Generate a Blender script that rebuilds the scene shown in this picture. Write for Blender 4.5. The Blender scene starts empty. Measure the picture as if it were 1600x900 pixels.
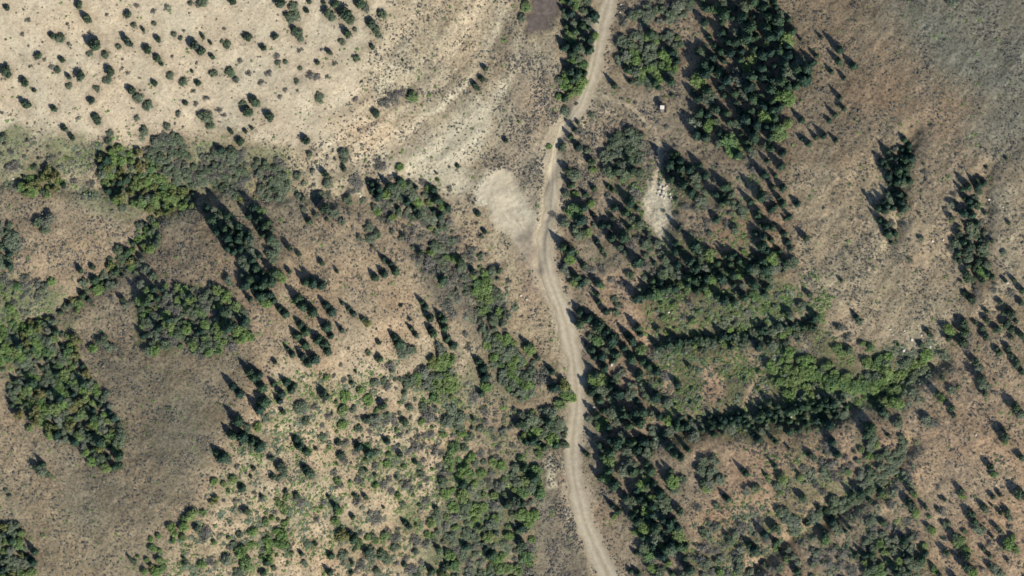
import bpy, math, random
import numpy as np

# ------------------------------------------------------------------ camera, sky, sun, exposure
S = bpy.context.scene
COL = S.collection
PX = 0.30                      # metres on the ground per photo pixel (1600 wide)
HC = 3000.0                    # flying height of the survey camera
SUN_AZ, SUN_EL = 140.0, 41.0   # degrees, clockwise from the top of the picture
cam = bpy.data.cameras.new("survey_camera")
camo = bpy.data.objects.new("survey_camera", cam)
COL.objects.link(camo)
camo.location = (0, 0, HC)
cam.angle = 2 * math.atan(800 * PX / HC)
cam.clip_start, cam.clip_end = 10, 30000
S.camera = camo
S.render.resolution_x, S.render.resolution_y = 1024, 576

w = bpy.data.worlds.new("World"); S.world = w; w.use_nodes = True
nt = w.node_tree
bg = nt.nodes["Background"]
sky = nt.nodes.new("ShaderNodeTexSky")
sky.sky_type = 'NISHITA'; sky.sun_disc = False
sky.sun_elevation = math.radians(SUN_EL); sky.sun_rotation = math.radians(SUN_AZ)
sky.altitude = 1900; sky.air_density = 1.0; sky.dust_density = 1.0; sky.ozone_density = 3.5
nt.links.new(sky.outputs[0], bg.inputs[0]); bg.inputs[1].default_value = 0.092

sun = bpy.data.lights.new("sun", 'SUN'); suno = bpy.data.objects.new("sun", sun); COL.objects.link(suno)
sun.energy = 3.75; sun.angle = math.radians(0.5); sun.color = (1.0, 0.945, 0.84)
suno.rotation_euler = (math.radians(90 - SUN_EL), 0, math.radians(180 - SUN_AZ))
suno.location = (300, -350, 400)
S.view_settings.view_transform = 'Standard'; S.view_settings.look = 'None'
S.view_settings.gamma = 1.0; S.view_settings.exposure = 0.35
S.view_settings.use_curve_mapping = False
S.render.engine = 'CYCLES'
S.cycles.filter_width = 1.55
S.cycles.max_bounces = 4; S.cycles.diffuse_bounces = 2

RNG = np.random.default_rng(11)
R = random.Random(5)

# ------------------------------------------------------------------ numbers: noise, polygons, terrain
def vnoise(x, y, scale, seed):
    x = x / scale + seed * 17.31; y = y / scale - seed * 9.17
    xi = np.floor(x).astype(np.int64); yi = np.floor(y).astype(np.int64)
    fx = x - xi; fy = y - yi
    fx = fx * fx * (3 - 2 * fx); fy = fy * fy * (3 - 2 * fy)
    def hsh(a, b):
        h = (a * 374761393 + b * 668265263 + seed * 974711) & 0xffffffff
        h = ((h ^ (h >> 13)) * 1274126177) & 0xffffffff
        return ((h ^ (h >> 16)) & 0xffff) / 65535.0
    a = hsh(xi, yi); b = hsh(xi + 1, yi); c = hsh(xi, yi + 1); d = hsh(xi + 1, yi + 1)
    return (a * (1 - fx) + b * fx) * (1 - fy) + (c * (1 - fx) + d * fx) * fy - 0.5

def fbm(x, y, scale, seed, octv=3):
    s = 0; a = 1.0
    for k in range(octv):
        s = s + a * vnoise(x, y, scale / 2 ** k, seed + k); a *= 0.5
    return s

def in_poly(x, y, P):
    n = len(P); r = np.zeros(np.shape(x), bool)
    for i in range(n):
        x0, y0 = P[i]; x1, y1 = P[(i + 1) % n]
        if y0 == y1: continue
        c = (y0 > y) != (y1 > y)
        r ^= c & (x < (x1 - x0) * (y - y0) / (y1 - y0) + x0)
    return r

def line_dist(x, y, P, closed=False):
    best = np.full(np.shape(x), 1e9)
    m = len(P) if closed else len(P) - 1
    for i in range(m):
        x0, y0 = P[i]; x1, y1 = P[(i + 1) % len(P)]
        dx, dy = x1 - x0, y1 - y0
        t = np.clip(((x - x0) * dx + (y - y0) * dy) / (dx * dx + dy * dy + 1e-9), 0, 1)
        best = np.minimum(best, np.hypot(x - x0 - t * dx, y - y0 - t * dy))
    return best

def soft_poly(x, y, P, feather):
    xs = [p[0] for p in P]; ys = [p[1] for p in P]
    out = np.zeros(np.shape(x))
    k = (x > min(xs) - feather) & (x < max(xs) + feather) & (y > min(ys) - feather) & (y < max(ys) + feather)
    if not k.any(): return out
    d = line_dist(x[k], y[k], P, True)
    d = np.where(in_poly(x[k], y[k], P), d, -d)
    t = np.clip(d / feather * 0.5 + 0.5, 0, 1)
    out[k] = t * t * (3 - 2 * t)
    return out

ER = 0.68   # relief factor of the east side
CP = [(930,-100,13),(940,0,11),(900,150,9),(865,300,7),(870,420,5),(900,560,3),(895,700,1),(930,900,-1.5),(960,1000,-3),
 (780,100,13),(700,0,19),(600,100,24),(400,0,40),(200,0,50),(0,0,58),(0,-150,75),(400,-150,55),(700,-150,28),(200,120,38),(0,150,42),
 (400,150,29),(550,200,19),(650,250,13),(750,250,9),(600,300,13),(450,280,19),(300,280,23),(150,280,28),(0,270,33),(-150,260,40),
 (700,400,8),(780,500,5),(250,340,24),(170,420,27),(80,480,30),(0,500,33),(60,370,36),(330,390,32),(450,400,30),(420,560,37),
 (0,700,22),(0,900,15),(150,800,27),(330,720,37),(250,900,29),(470,440,30),(550,400,23),(600,550,22),(550,700,20),(700,600,11),
 (700,800,7),(500,900,19),(800,800,2.5),(830,640,4),(400,900,27),(100,600,28),(0,1050,8),(500,1050,15),(-150,700,20),
 (960,100,14),(1050,150,20),(1150,100,36),(1250,100,52),(1350,150,68),(1200,0,48),(1050,0,22),(1500,50,92),(1600,0,105),
 (1600,200,98),(1350,0,72),(1750,100,115),(1200,250,44),(1050,300,21),(960,300,12),(1350,300,62),(1450,300,76),(1550,300,90),
 (1600,400,92),(1300,430,54),(1150,400,36),(1000,430,16),(1450,480,72),(960,520,10),(1100,540,25),(1300,570,45),(1450,560,60),
 (1000,600,12),(1100,610,24),(1250,650,42),(1320,660,52),(1600,600,85),(1500,700,74),(1400,700,60),(1200,720,40),(1050,750,20),
 (960,740,8),(1300,800,46),(1150,850,28),(1030,850,12),(1450,850,62),(1600,850,82),(1300,950,45),(1600,1000,80),(1000,1000,6),
 (1750,500,95),(1750,800,90)]
CP = [(x, y, 8 + (h - 8) * ER if x > 930 and h > 8 else h) for x, y, h in CP]
cpx = np.array([((x - 800) * PX, (450 - y) * PX) for x, y, _ in CP]); cph = np.array([c[2] for c in CP], float)
def tps_k(d2): return np.where(d2 > 1e-9, 0.5 * d2 * np.log(d2 + 1e-12), 0)
n_ = len(CP)
A = np.zeros((n_ + 3, n_ + 3))
d2 = ((cpx[:, None] - cpx[None]) / 100) ** 2
A[:n_, :n_] = tps_k(d2.sum(-1)) + np.eye(n_) * 0.03
A[:n_, n_] = 1; A[:n_, n_ + 1:] = cpx / 100; A[n_:, :n_] = A[:n_, n_:].T
TW = np.linalg.solve(A, np.concatenate([cph, [0, 0, 0]]))

GULLIES = [([(1412,690),(1395,735),(1360,765),(1310,795),(1240,830),(1170,890)], 3.0, 14),
 ([(1460,560),(1400,590),(1320,640),(1220,655),(1100,665),(1000,690)], 3.2, 16),
 ([(1260,505),(1150,525),(1020,535)], 2.0, 12), ([(1210,395),(1100,430),(1000,460)], 2.0, 14),
 ([(320,310),(250,330),(215,400),(150,455),(95,490),(20,520)], 2.6, 14),
 ([(0,285),(100,290),(200,290),(300,300),(400,300),(520,310),(620,345),(700,420),(760,490)], 2.2, 14),
 ([(880,-40),(885,60),(885,150),(868,230),(850,330),(838,420)], 1.4, 9),
 ([(1420,210),(1400,290),(1385,390)], 2.0, 12), ([(1530,270),(1525,350),(1500,460)], 2.2, 14),
 ([(700,720),(640,800),(560,860)], 1.2, 14), ([(760,480),(770,560),(800,640)], 1.0, 14)]
ROADC = [(962,-60,24),(955,-10,24),(945,20,24),(935,60,22),(928,100,22),(918,135,20),(905,165,18),(888,190,15),(876,205,12),(868,222,12),
 (864,255,15),(864,290,16),(860,330,17),(853,370,20),(851,400,24),(858,435,24),(872,470,22),(884,505,22),(893,545,24),
 (899,585,25),(902,625,24),(898,665,25),(894,700,26),(896,740,25),(903,775,25),(912,810,26),(925,845,29),(942,880,34),(958,915,38),(980,960,40)]

def height(X, Y):
    X = np.asarray(X, float); Y = np.asarray(Y, float)
    shp = X.shape; X = X.ravel(); Y = Y.ravel()
    lim = lambda v, m: np.where(np.abs(v) > m, np.sign(v) * (m + (1 - np.exp(-(np.abs(v) - m) / 120.0)) * 90), v)
    Xc, Yc = lim(X, 265.0), lim(Y, 160.0)
    z = np.empty_like(X)
    for i in range(0, len(X), 60000):
        s = slice(i, i + 60000)
        dd = ((Xc[s, None] - cpx[None, :, 0]) ** 2 + (Yc[s, None] - cpx[None, :, 1]) ** 2) / 1e4
        z[s] = tps_k(dd) @ TW[:n_] + TW[n_] + (Xc[s] * TW[n_ + 1] + Yc[s] * TW[n_ + 2]) / 100
    ux, uy = X / PX + 800, 450 - Y / PX
    near = (np.abs(X) < 320) & (np.abs(Y) < 220)
    nx, ny = ux[near], uy[near]
    wob = fbm(nx, ny, 40, 3) * 14
    add = np.zeros(nx.shape)
    for P, dep, wd in GULLIES:
        d = line_dist(nx + wob, ny - wob, P)
        add -= dep * np.exp(-(d / wd) ** 2)
    road = np.clip(1 - (line_dist(nx, ny, [(a, b) for a, b, _ in ROADC]) - 15) / 14, 0, 1)
    add += (1 - road) * (fbm(nx, ny, 60, 21, 2) * 1.3 + fbm(nx, ny, 16, 31, 3) * 0.62)
    add += (1 - 0.9 * road) * fbm(nx, ny, 4.5, 41, 2) * 0.26
    z[near] += add
    far = np.clip((np.hypot(X, Y) - 400) / 1500, 0, 1)
    z += far * (fbm(X, Y, 700, 61, 3) * 160)
    return z.reshape(shp)

def px_to_ground(px, py):
    """walk the view ray of a photo pixel down to the terrain"""
    px = np.atleast_1d(np.asarray(px, float)); py = np.atleast_1d(np.asarray(py, float))
    bx, by = (px - 800) * PX, (450 - py) * PX
    h = np.zeros(bx.shape)
    for _ in range(3):
        X, Y = bx * (1 - h / HC), by * (1 - h / HC); h = height(X, Y)
    return X, Y, h
def ground_to_px(X, Y, Z):
    s = 1 / (1 - Z / HC)
    return X * s / PX + 800, 450 - Y * s / PX

# ------------------------------------------------------------------ materials
def lin(c): return tuple(((v / 255 / 12.92) if v / 255 < 0.04045 else ((v / 255 + 0.055) / 1.055) ** 2.4) for v in c)
class NT:
    def __init__(s, name):
        s.m = bpy.data.materials.new(name); s.m.use_nodes = True; s.t = s.m.node_tree
        s.b = s.t.nodes["Principled BSDF"]; s.b.inputs["Specular IOR Level"].default_value = 0.15
        s.b.inputs["Roughness"].default_value = 0.9
    def n(s, typ, **kw):
        q = s.t.nodes.new(typ)
        for k, v in kw.items():
            if k in q.inputs: q.inputs[k].default_value = v
            else: setattr(q, k, v)
        return q
    def l(s, a, b): s.t.links.new(a, b)
    def mul(s, col, fac):     # colour * scalar socket
        q = s.n("ShaderNodeVectorMath", operation='SCALE'); s.l(col, q.inputs[0]); s.l(fac, q.inputs["Scale"]); return q.outputs[0]
    def rng(s, val, a, b, c, d):
        q = s.n("ShaderNodeMapRange"); s.l(val, q.inputs[0])
        for i, v in enumerate((a, b, c, d)): q.inputs[i + 1].default_value = v
        return q.outputs[0]
    def math(s, op, a, b):
        q = s.n("ShaderNodeMath", operation=op)
        for i, v in enumerate((a, b)):
            if isinstance(v, (int, float)): q.inputs[i].default_value = v
            else: s.l(v, q.inputs[i])
        return q.outputs[0]
    def noise(s, scale, detail=2, vec=None, rough=0.6):
        q = s.n("ShaderNodeTexNoise", Scale=scale, Detail=detail, Roughness=rough)
        if vec: s.l(vec, q.inputs["Vector"])
        return q.outputs["Fac"]

def ground_material():
    k = NT("hillside_soil"); geo = k.n("ShaderNodeNewGeometry"); P = geo.outputs["Position"]
    col = k.n("ShaderNodeVertexColor", layer_name="soil").outputs[0]
    smooth = k.n("ShaderNodeAttribute", attribute_name="smooth").outputs["Fac"]
    a = k.rng(k.noise(0.9, 3, P), 0.3, 0.7, 0.70, 1.32)
    b = k.rng(k.noise(0.12, 4, P), 0.3, 0.7, 0.82, 1.18)
    v = k.n("ShaderNodeTexVoronoi", Scale=0.75); k.l(P, v.inputs["Vector"])
    c = k.rng(v.outputs["Distance"], 0.10, 0.46, 0.62, 1.10)
    f = k.math('MULTIPLY', k.math('MULTIPLY', a, b), c)
    inv = k.math('SUBTRACT', 1.0, smooth)
    f2 = k.math('ADD', k.math('MULTIPLY', f, inv), k.math('MULTIPLY', smooth, k.rng(k.noise(0.3, 4, P), 0.3, 0.7, 0.93, 1.07)))
    base = k.mul(col, f2)
    mx = k.n("ShaderNodeMix", data_type='RGBA'); k.l(k.math('MULTIPLY', k.rng(k.noise(0.35, 3, P), 0.5, 0.72, 0.0, 0.35), inv), mx.inputs["Factor"])
    k.l(base, mx.inputs[6])
    g = k.n("ShaderNodeVectorMath", operation='MULTIPLY'); k.l(base, g.inputs[0]); g.inputs[1].default_value = (0.72, 0.86, 0.82)
    k.l(g.outputs[0], mx.inputs[7]); k.l(mx.outputs[2], k.b.inputs["Base Color"])
    bp = k.n("ShaderNodeBump", Strength=0.7, Distance=0.25); k.l(k.noise(1.8, 3, P), bp.inputs["Height"]); k.l(bp.outputs[0], k.b.inputs["Normal"])
    return k.m

def road_material():
    k = NT("packed_dirt"); P = k.n("ShaderNodeNewGeometry").outputs["Position"]
    u = k.n("ShaderNodeAttribute", attribute_name="across").outputs["Fac"]
    rp = k.n("ShaderNodeValToRGB"); k.l(u, rp.inputs[0])
    e = rp.color_ramp.elements
    e[0].position, e[0].color = 0.0, (*lin((176,162,138)), 1); e[1].position, e[1].color = 1.0, (*lin((172,158,134)), 1)
    for p, c in ((0.2,(200,186,158)),(0.33,(212,199,172)),(0.5,(188,174,146)),(0.67,(211,198,171)),(0.82,(197,183,155))):
        q = e.new(p); q.color = (*lin(c), 1)
    f = k.math('MULTIPLY', k.rng(k.noise(0.6, 5, P, .7), 0.3, 0.7, 0.66, 0.92), k.rng(k.noise(0.06, 2, P), .3, .7, .93, 1.07))
    k.l(k.mul(rp.outputs[0], f), k.b.inputs["Base Color"])
    bp = k.n("ShaderNodeBump", Strength=0.4, Distance=0.12); k.l(k.noise(2.5, 3, P), bp.inputs["Height"]); k.l(bp.outputs[0], k.b.inputs["Normal"])
    return k.m

def leaf_material(name, cols, spread=0.35):
    """cols: a ramp picked per plant; each leaf carries its own tint"""
    k = NT(name)
    oi = k.n("ShaderNodeAttribute", attribute_name="plant").outputs["Fac"]
    ob = k.n("ShaderNodeObjectInfo").outputs["Random"]
    tot = k.math('FRACT', k.math('ADD', oi, ob), 0.0)
    rp = k.n("ShaderNodeValToRGB"); k.l(tot, rp.inputs[0]); e = rp.color_ramp.elements
    e[0].color = (*cols[0], 1); e[1].color = (*cols[-1], 1)
    for i, c in enumerate(cols[1:-1]): q = e.new((i + 1) / (len(cols) - 1)); q.color = (*c, 1)
    t = k.n("ShaderNodeAttribute", attribute_name="leaf").outputs["Fac"]
    P = k.n("ShaderNodeNewGeometry").outputs["Position"]
    f = k.math('MULTIPLY', k.rng(t, 0, 1, 1 - spread, 1 + spread), k.rng(k.noise(0.7, 2, P), 0.3, 0.7, 0.7, 1.35))
    k.l(k.mul(rp.outputs[0], f), k.b.inputs["Base Color"])
    k.b.inputs["Roughness"].default_value = 0.75
    return k.m
def plain_material(name, c, var=0.2, sc=1.5, rough=0.9):
    k = NT(name); P = k.n("ShaderNodeNewGeometry").outputs["Position"]
    rgb = k.n("ShaderNodeRGB"); rgb.outputs[0].default_value = (*c, 1)
    k.l(k.mul(rgb.outputs[0], k.rng(k.noise(sc, 4, P), 0.3, 0.7, 1 - var, 1 + var)), k.b.inputs["Base Color"])
    k.b.inputs["Roughness"].default_value = rough
    return k.m

M_GROUND, M_ROAD = ground_material(), road_material()
LM = {
 'c': leaf_material("conifer_needles", [(.032,.062,.048),(.046,.086,.055),(.066,.110,.058),(.040,.076,.058)]),
 'j': leaf_material("juniper_foliage", [(.050,.078,.050),(.064,.096,.056),(.078,.115,.062),(.060,.086,.060)]),
 'o': leaf_material("oak_leaves", [(.130,.160,.098),(.150,.180,.120),(.115,.152,.085),(.175,.190,.140)]),
 'b': leaf_material("bright_leaves", [(.130,.205,.068),(.155,.235,.074),(.175,.225,.085),(.110,.185,.076)]),
 'y': leaf_material("yellowing_leaves", [(.15,.18,.065),(.17,.19,.07),(.19,.175,.075),(.13,.18,.065)]),
 's': leaf_material("grey_twigs", [(.17,.17,.14),(.19,.18,.155),(.15,.165,.125),(.19,.17,.15)]),
}
M_BARK = plain_material("bark", (.11,.085,.065), .3, 6)
M_SAGE = leaf_material("sage_leaves", [(.15,.145,.125),(.19,.18,.155),(.12,.13,.105),(.17,.145,.135)], .4)
M_GRASS = leaf_material("dry_grass", [(.27,.24,.17),(.22,.21,.15),(.30,.26,.19),(.18,.18,.13)], .3)
M_ROCK = plain_material("pale_rock", (.62,.57,.47), .25, 1.2)

# ------------------------------------------------------------------ object helpers
def link(o): COL.objects.link(o); return o
def mesh_obj(name, V, F, mat, parent=None, attrs=None, smooth=False):
    me = bpy.data.meshes.new(name)
    V = np.asarray(V, np.float32); F = np.asarray(F, np.int32)
    me.vertices.add(len(V)); me.vertices.foreach_set("co", V.ravel())
    k = F.shape[1]
    me.loops.add(F.size); me.loops.foreach_set("vertex_index", F.ravel())
    me.polygons.add(len(F)); me.polygons.foreach_set("loop_start", np.arange(0, F.size, k, dtype=np.int32))
    me.polygons.foreach_set("loop_total", np.full(len(F), k, np.int32))
    if smooth: me.polygons.foreach_set("use_smooth", np.ones(len(F), bool))
    for an, av in (attrs or {}).items():
        at = me.attributes.new(an, 'FLOAT', 'POINT' if len(av) == len(V) else 'FACE'); at.data.foreach_set("value", np.asarray(av, np.float32))
    me.update(); me.materials.append(mat)
    o = link(bpy.data.objects.new(name, me))
    if parent: o.parent = parent
    return o
def tag(o, label, cat, group=None):
    o["label"] = label; o["category"] = cat
    if group: o["group"] = group
def place(px, py):
    X, Y, Z = px_to_ground(px, py); return float(X[0]), float(Y[0]), float(Z[0])

# ------------------------------------------------------------------ the ground
def axis(half, step, far):
    a = list(np.arange(0, half + 1e-6, step)); d = step
    while a[-1] < far: d *= 1.22; a.append(a[-1] + d)
    a = np.array(a); return np.concatenate([-a[:0:-1], a])
ax, ay = axis(252, 0.5, 9000), axis(147, 0.5, 9000)
GX, GY = np.meshgrid(ax, ay); GZ = height(GX, GY)
UX, UY = ground_to_px(GX, GY, GZ)
far_out = (np.abs(UX - 800) > 1100) | (np.abs(UY - 450) > 750)
wx = UX + fbm(UX, UY, 70, 71, 4) * 46; wy = UY + fbm(UX, UY, 70, 81, 4) * 46
fx = UX + fbm(UX, UY, 14, 91, 3) * 11; fy = UY + fbm(UX, UY, 14, 95, 3) * 11
K = 0.80      # display colour of lit flat ground -> base colour
base = np.empty(GX.shape + (3,)); base[:] = lin((156,141,118))
REG = [  # outline, colour of the bare soil and dry grass, feather
 ([(1060,-150),(1760,-150),(1760,1050),(1060,1050),(1000,700),(1000,450),(1040,200)], (162,144,120), 60),
 ([(-150,-150),(640,-150),(610,60),(570,120),(540,200),(480,235),(300,228),(150,235),(0,225),(-150,225)], (197,184,161), 26),
 ([(620,-150),(860,-150),(830,60),(790,130),(760,200),(620,290),(500,290),(500,220),(560,120),(600,60)], (182,167,142), 30),
 ([(560,262),(640,215),(700,170),(745,140),(770,150),(755,200),(725,240),(760,260),(740,300),(700,305),(620,285)], (203,191,167), 18),
 ([(790,40),(880,55),(885,150),(868,260),(862,350),(830,320),(800,262),(750,262),(775,190),(790,130)], (158,145,126), 22),
 ([(-150,225),(100,230),(300,222),(480,235),(520,290),(450,330),(330,310),(250,300),(100,290),(-150,290)], (172,157,130), 24),
 ([(-150,290),(90,300),(230,320),(220,380),(150,440),(60,445),(-150,430)], (162,144,120), 20),
 ([(240,345),(320,320),(370,400),(350,455),(240,440)], (153,135,112), 16),
 ([(150,530),(230,540),(300,570),(380,510),(440,470),(455,520),(420,600),(360,680),(300,760),(200,840),(40,780),(150,745),(195,740),(200,660)], (126,118,100), 45),
 ([(-150,740),(60,760),(200,820),(300,800),(330,950),(-150,950)], (158,144,119), 40),
 ([(370,480),(450,470),(440,420),(520,330),(620,350),(700,460),(760,520),(720,560),(600,520),(450,600)], (168,149,124), 30),
 ([(340,740),(400,600),(500,540),(640,470),(740,560),(740,700),(690,900),(650,1000),(200,1000),(260,850)], (192,171,143), 26),
 ([(640,330),(700,320),(790,480),(760,520),(700,470),(610,360)], (130,120,106), 18),
 ([(690,290),(745,290),(850,470),(890,560),(870,600),(800,540),(760,500),(745,420),(700,340)], (168,152,127), 12),
 ([(745,305),(765,275),(785,263),(800,270),(818,305),(838,345),(856,378),(866,440),(850,450),(830,415),(800,372),(770,345),(748,325)], (198,187,166), 8),
 ([(838,730),(870,700),(885,780),(905,850),(925,950),(830,950),(832,820)], (134,125,110), 14),
 ([(900,730),(925,740),(960,790),(1000,860),(1040,950),(960,950),(930,850)], (156,140,119), 10),
 ([(880,230),(935,150),(1040,140),(1070,240),(1050,450),(960,470),(900,420)], (156,141,121), 24),
 ([(1230,-150),(1400,-150),(1420,80),(1420,210),(1350,330),(1250,380),(1220,240),(1260,120)], (152,135,112), 45),
 ([(1370,-150),(1760,-150),(1760,300),(1600,300),(1520,210),(1460,130),(1400,40)], (130,128,114), 75),
 ([(1290,40),(1400,90),(1500,170),(1470,230),(1330,200)], (152,132,109), 40),
 ([(1230,260),(1370,230),(1480,300),(1490,430),(1440,530),(1300,520),(1240,400)], (176,159,132), 26),
 ([(1530,290),(1760,280),(1760,470),(1600,480),(1540,470)], (172,160,136), 20),
 ([(1380,590),(1480,560),(1620,560),(1760,700),(1760,1000),(1400,1000),(1420,700)], (184,159,131), 24),
 ([(1060,660),(1320,670),(1400,700),(1280,780),(1200,1000),(1060,1000),(1090,800)], (183,156,128), 22),
 ([(1000,560),(1240,560),(1300,640),(1150,650),(1020,640)], (192,164,134), 18),
 ([(930,440),(1010,430),(1030,560),(1000,640),(950,600)], (184,158,132), 14),
 ([(1150,330),(1220,300),(1230,390),(1120,400)], (166,140,114), 14),
]
for P, c, fe in REG:
    m = soft_poly(wx, wy, P, fe)[..., None] * 0.92
    base = base * (1 - m) + np.array(lin(c)) * m
GREENREG = [  # patchy carpet of herbs and low weeds growing on the soil
 ([(690,715),(760,700),(850,735),(850,790),(835,830),(840,930),(680,930),(670,850),(640,800)], (112,118,88), .85, 18),
 ([(340,740),(420,640),(500,590),(640,560),(720,600),(720,700),(690,760),(690,930),(230,930),(260,850)], (148,143,113), .42, 30),
 ([(1000,435),(1220,400),(1260,500),(1330,560),(1470,545),(1440,620),(1330,670),(1040,690),(1010,560)], (112,116,82), .85, 20),
 ([(-40,215),(300,225),(450,240),(450,320),(300,320),(200,320),(120,300),(-40,300)], (124,128,98), .8, 18),
 ([(-40,425),(90,440),(90,490),(20,560),(-40,580)], (116,122,90), .8, 14),
 ([(1250,690),(1420,690),(1400,740),(1280,830),(1120,930),(1060,930),(1100,830),(1220,790)], (134,130,98), .75, 24),
 ([(1340,800),(1460,830),(1480,930),(1320,930)], (118,120,90), .7, 20),
 ([(950,240),(1060,240),(1170,330),(1180,440),(1000,440),(940,380)], (104,100,84), .6, 24),
 ([(215,455),(330,450),(395,510),(330,560),(230,540)], (104,112,74), .9, 8),
 ([(20,540),(60,495),(110,520),(185,640),(190,735),(130,705),(15,630)], (104,112,74), .9, 8),
 ([(740,510),(850,570),(880,700),(800,700),(700,640),(640,560)], (118,120,92), .6, 22),
 ([(880,230),(950,300),(960,450),(890,400)], (120,116,94), .6, 22),
]
for P, c, am, fe in GREENREG:
    m = soft_poly(wx, wy, P, fe) * am
    m = (m * np.clip(.75 + fbm(UX, UY, 34, 201, 4) * 2.6, 0, 1))[..., None]
    base = base * (1 - m) + np.array(lin(c)) * m
smooth = soft_poly(wx, wy, REG[1][0], 26) * .45 + soft_poly(wx, wy, REG[3][0], 18) * .35
FINE = [
 ([(744,298),(766,272),(785,262),(798,272),(812,303),(832,340),(850,378),(868,430),(864,475),(848,456),(830,415),(806,384),(786,358),(764,332)], (205,193,170), 9, .8),
 ([(828,-40),(880,-40),(878,8),(876,28),(866,34),(856,50),(820,54),(822,24),(830,18)], (112,102,92), 7, .3),
 ([(1205,565),(1250,560),(1300,585),(1350,590),(1362,555),(1382,552),(1400,580),(1440,555),(1455,570),(1405,622),(1360,640),(1345,612),(1300,608),(1235,618),(1200,595)], (98,124,70), 14, 0),
 ([(1016,285),(1030,278),(1046,290),(1046,330),(1040,362),(1034,378),(1020,362),(1006,345),(1002,320),(1012,300)], (218,204,177), 9, .2),
 ([(840,355),(850,345),(880,460),(905,540),(890,560),(860,480),(848,420)], (196,183,158), 7, .8),
 ([(884,440),(900,560),(914,600),(925,580),(925,545),(912,520)], (150,132,118), 6, .6),
 ([(848,720),(862,705),(872,760),(856,765)], (200,188,162), 4, .6),
 ([(1415,530),(1480,505),(1490,535),(1440,560),(1390,552)], (178,163,136), 14, .1),
]
for P, c, fe, sm in FINE:
    m = soft_poly(fx, fy, P, fe)
    base = base * (1 - m[..., None]) + np.array(lin(c)) * m[..., None]; smooth = np.maximum(smooth * (1 - m), m * sm)
st = soft_poly(fx, fy, [(808,375),(835,352),(852,380),(858,430),(838,475),(816,435)], 20) * (0.75 + fbm(UX, UY, 12, 361, 2) * .5)   # damp churned soil on the pad
base = base * (1 - st[..., None]) + np.array(lin((148,132,118))) * st[..., None]
TRAILS = [([(488,300),(498,250),(530,205),(585,160),(610,110),(640,60),(655,-40)], 8, (200,186,161)), ([(560,262),(620,215),(690,165),(745,110),(775,50),(790,-40)], 10, (200,187,162)), ([(530,255),(590,200),(660,150),(705,90),(728,20),(735,-40)], 7, (196,182,157)), ([(620,290),(700,232),(765,175),(800,110),(812,60)], 8, (200,187,162)),
 ([(515,265),(560,215),(625,165),(670,110),(692,40),(700,-40)], 3, (152,138,118)), ([(590,262),(650,205),(715,160),(765,100),(786,40)], 3, (158,144,124)),
 ([(918,160),(935,153),(960,155),(985,165),(1005,185),(1028,215),(1032,250),(1020,290)], 3.2, (200,182,154)),
 ([(930,165),(955,175),(985,200),(1005,225),(1008,260),(1012,300)], 2.4, (200,182,154)), ([(918,160),(905,215),(920,280),(940,300),(935,340)], 2.2, (196,178,150)), ([(935,200),(940,250),(925,275)], 2.2, (196,178,150)),
 ([(885,185),(880,240),(878,330),(872,380)], 2, (178,160,136)),
 ([(740,80),(752,40),(768,0),(770,-60)], 3, (196,182,156)), ([(600,200),(560,240),(500,240),(480,330),(560,330),(640,345),(690,370),(760,440)], 2.5, (184,168,140)),
 ([(400,395),(470,390),(520,400),(600,430),(680,500)], 2, (184,166,138)), ([(866,370),(885,400),(905,425)], 2.5, (190,172,144)),
 ([(838,60),(842,150),(838,250)], 2, (182,168,144)), ([(600,90),(640,40),(660,0),(665,-50)], 4, (192,176,150)),
 ([(1200,780),(1240,830),(1260,800),(1290,780),(1350,780),(1400,800),(1440,850)], 5, (196,170,136)),
 ([(30,740),(120,770),(300,800)], 4, (160,144,122))]
for P, wd, c in TRAILS:
    m = np.exp(-(line_dist(fx, fy, P) / wd) ** 2)[..., None] * 0.7
    base = base * (1 - m) + np.array(lin(c)) * m
rl = line_dist(fx, fy, [(a, b) for a, b, _ in ROADC])
m = np.clip(1 - (rl + fbm(UX, UY, 13, 401, 3) * 13 - 14) / 9, 0, 1)[..., None] * 0.8
base = base * (1 - m) + np.array(lin((196,181,156))) * m; smooth = np.maximum(smooth, m[..., 0] * .5)
# rain-washed streaks and curved bands in the soil
sl = soft_poly(UX, UY, [(-60,-60),(760,-60),(790,120),(720,240),(560,290),(-60,240)], 60)
u_ = UX * .80 + UY * .60; v_ = -UX * .60 + UY * .80
st1 = fbm(u_ / 6.0, v_, 6.5, 301, 3)
er = soft_poly(UX, UY, [(1220,-60),(1700,-60),(1700,560),(1240,540)], 80)
u2 = UX * .62 - UY * .78; v2 = UX * .78 + UY * .62
st2 = fbm(u2 / 7.0, v2, 6.0, 311, 3)
cc = np.hypot(UX - 330, (UY + 170) * 1.12)
arc = fbm(cc, np.arctan2(UY + 170, UX - 330) * 60, 17, 321, 3) * soft_poly(UX, UY, [(460,330),(500,170),(600,-60),(830,-60),(820,150),(760,300),(640,330)], 50)
hl = soft_poly(UX, UY, [(100,500),(440,440),(460,600),(330,800),(150,860),(-40,900),(-40,740),(190,740)], 50)
st3 = fbm(UX / 5.0 + UY * .2, UY - UX * .12, 5.5, 331, 2)
tone = 1 + sl * st1 * .16 + er * st2 * .34 + arc * .62 + hl * st3 * .20 + fbm(UX, UY, 26, 341, 3) * .14
tone = 1 + (tone - 1) * (1 - smooth * .5)
base *= tone[..., None]
pk = np.clip(fbm(UX, UY, 55, 351, 3) * 1.6, -.6, 1)[..., None] * (1 - smooth[..., None] * .6)
base *= 1 + pk * np.array([.05, -.015, -.05])
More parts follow.
